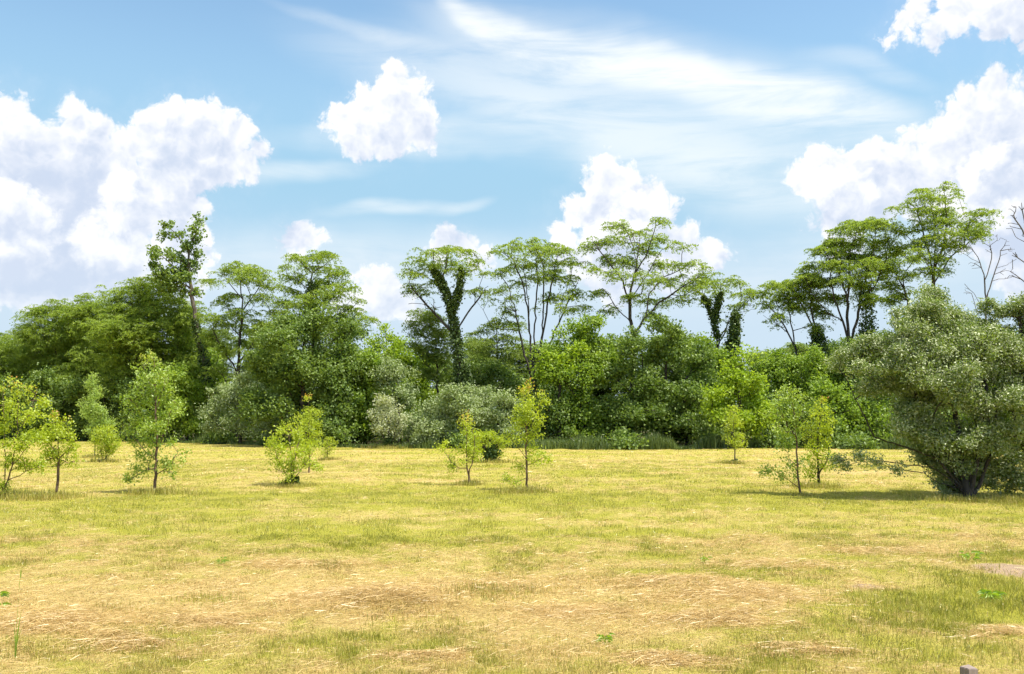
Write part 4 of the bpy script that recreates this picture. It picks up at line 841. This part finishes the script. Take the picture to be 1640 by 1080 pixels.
# single coarse plants at the lower left
def blade_strip(pts, w0, w1):
    P_ = np.array(pts, float); n = len(P_); tg = nrm(np.gradient(P_, axis=0)); s = nrm(np.cross(tg, (0.25, 1, .1)))
    u = np.linspace(0, 1, n); wd = (w0 + (w1 - w0) * u) * np.sin(np.pi * np.clip(u * .8 + .2, 0, 1)) ** .6; f = np.cross(s, tg) * (wd * .25)[:, None]
    V = np.stack([P_ - s * wd[:, None] / 2, P_ + f, P_ + s * wd[:, None] / 2], 1).reshape(-1, 3)
    i = np.arange(n - 1)[:, None] * 3; F = np.concatenate([i + [0, 1, 4, 3], i + [1, 2, 5, 4]]); return V, F
def join(L):
    off = 0; Vs = []; Fs = []
    for V, F in L: Vs.append(V); Fs.append(F + off); off += len(V)
    return np.concatenate(Vs), np.concatenate(Fs)
def weed(name, label, px, py, build, mat):
    x, y = gpos(px, py); r = thing(name, label, 'plant', (x, y, float(ground_z(x, y))))
    for (nm, L) in build:
        V, F = join(L); mesh_object(nm, V, [F], M[mat], r, attrs={'rnd': ('FACE', rng.uniform(0, .7, len(F)))})
    return r
def arc(x0, y0, dx, dy, h, n=9, bend=1.6): return [(x0 + dx * (i / n) ** bend, y0 + dy * (i / n) ** bend, h * (i / n) ** .9) for i in range(n + 1)]
M['weed'] = leaf_mat('weed_leaves', (.22, .35, .02), (.38, .50, .05), .45, .08)
weed('tall_grass_plant', 'single tall broad bladed grass with upright stalk at the lower left', 24, 1062,
     [('leaf', [blade_strip(arc(0, 0, .03, 0, .34), .016, .004)]), ('leaf', [blade_strip(arc(0, .005, -.035, .01, .27), .013, .003)]), ('leaf', [blade_strip(arc(0, 0, .07, -.02, .26, bend=2.2), .010, .002)]),
      ('stalk', [blade_strip(arc(-.004, 0, .01, 0, .42), .005, .004)])], 'weed')
weed('tall_grass_plant', 'thin upright seed stalk behind the broad bladed grass at left', 30, 950,
     [('stalk', [blade_strip(arc(0, 0, .01, 0, .15), .006, .005)]), ('seed_head', [blade_strip([(.01, 0, .13), (.011, 0, .16), (.012, 0, .19), (.012, 0, .21)], .018, .012)])], 'weed')
def leafy_weed(label, px, py, n, h, L, sprd):
    lv = []; 
    for i in range(n):
        a = rng.uniform(0, 2 * np.pi); r0 = rng.uniform(.0, sprd * .4); z0 = rng.uniform(.25, 1) * h
        x0, y0 = math.cos(a) * r0, math.sin(a) * r0; l = L * rng.uniform(.7, 1.2)
        pts = [(x0 + math.cos(a) * l * u, y0 + math.sin(a) * l * u, z0 + l * (.5 * u - .7 * u * u)) for u in np.linspace(0, 1, 6)]
        lv.append(blade_strip(pts, L * .42, L * .10))
    st = [blade_strip(arc(0, 0, rng.uniform(-.03, .03), 0, h), .006, .004) for _ in range(3)]
    return weed('broadleaf_weed', label, px, py, [('leaves', lv), ('stem', st)], 'weed')
leafy_weed('green leafy weed leaning in at the left edge of the grass', -4, 1010, 16, .24, .075, .10)
leafy_weed('bright leafy weed in the green patch below the bare strip at right', 1588, 958, 26, .09, .085, .18)
leafy_weed('small clump of broad green leaves near the lower centre right', 968, 1040, 18, .07, .05, .12)
leafy_weed('low leafy weed beside the bare strip at the right edge', 1552, 900, 26, .10, .07, .30)
leafy_weed('tiny leafy weed among the straw left of centre', 355, 905, 14, .08, .05, .10)
leafy_weed('low weed with pointed leaves right of the hay patch in the middle', 1128, 898, 14, .07, .055, .12)
# tall uncut weeds along the foot of the wood: a mass nobody could count
E = EDGE
n = 60000; px = rng.uniform(-260, 1860, n); Yw = np.interp(px, E[:, 0], E[:, 1]) + rng.uniform(-.8, 2.2, n) + (fbm(px * .05, px * 0, 3) - .5) * 2
x = (px - 820) / FPX * Yw; y = Yw; hgt = .22 + .85 * np.clip(fbm(px * .03 + 5, px * 0 + 2, 3) * 2 - .6, 0, 1)
pk = blades(x, y, hgt * rng.uniform(.5, 1.1, n), rng.uniform(.02, .05, n), np.clip(rng.normal(.25, .15, n), 0, .8), np.zeros(n), True)
M['tallgrass'] = leaf_mat('tall_weed_blades', (.06, .105, .018), (.16, .215, .04), .35, .06)
tg_ = mesh_object('tall_weeds', pk[0], [pk[1], pk[2]], M['tallgrass'], attrs={'rnd': ('FACE', np.concatenate([pk[3], pk[3]]))})
tag(tg_, 'tall uncut green weeds along the foot of the wood', 'weeds', kind='stuff')
# undergrowth filling the shade behind the front bushes: one mass of leaves
n = 900; px = rng.uniform(-260, 1900, n); yy = np.interp(px, E[:, 0], E[:, 1]) + rng.uniform(2.5, 16, n); xx = (px - 820) / FPX * yy
C, cl = cluster_leaves(np.stack([xx, yy, rng.uniform(.15, 2.3, n)], 1), 130, .55, .7); C = C[C[:, 2] > .02]
n = 900; px = rng.uniform(-260, 1900, n); g_ = fbm(px * .02 + 4, px * 0 + 7, 3); px = px[g_ > .60]; n = len(px)     # low growth spilling out of the wood
yy = np.interp(px, E[:, 0], E[:, 1]) + rng.uniform(-1.3, 2.0, n); C2, _ = cluster_leaves(np.stack([(px - 820) / FPX * yy, yy, rng.uniform(.05, .8, n) * rng.uniform(.4, 1, n)], 1), 110, .34, .7)
C = np.concatenate([C, C2[C2[:, 2] > .02]]); V, F = leaf_geo(C, .18, .12, .8, .4)
ug = mesh_object('undergrowth', V, [F], M['deep'], attrs={'rnd': ('FACE', rng.random(len(C)))})
tag(ug, 'shaded leafy undergrowth between the trunks of the wood', 'undergrowth', kind='stuff')
print('total', time.time() - T0, len(bpy.data.objects))
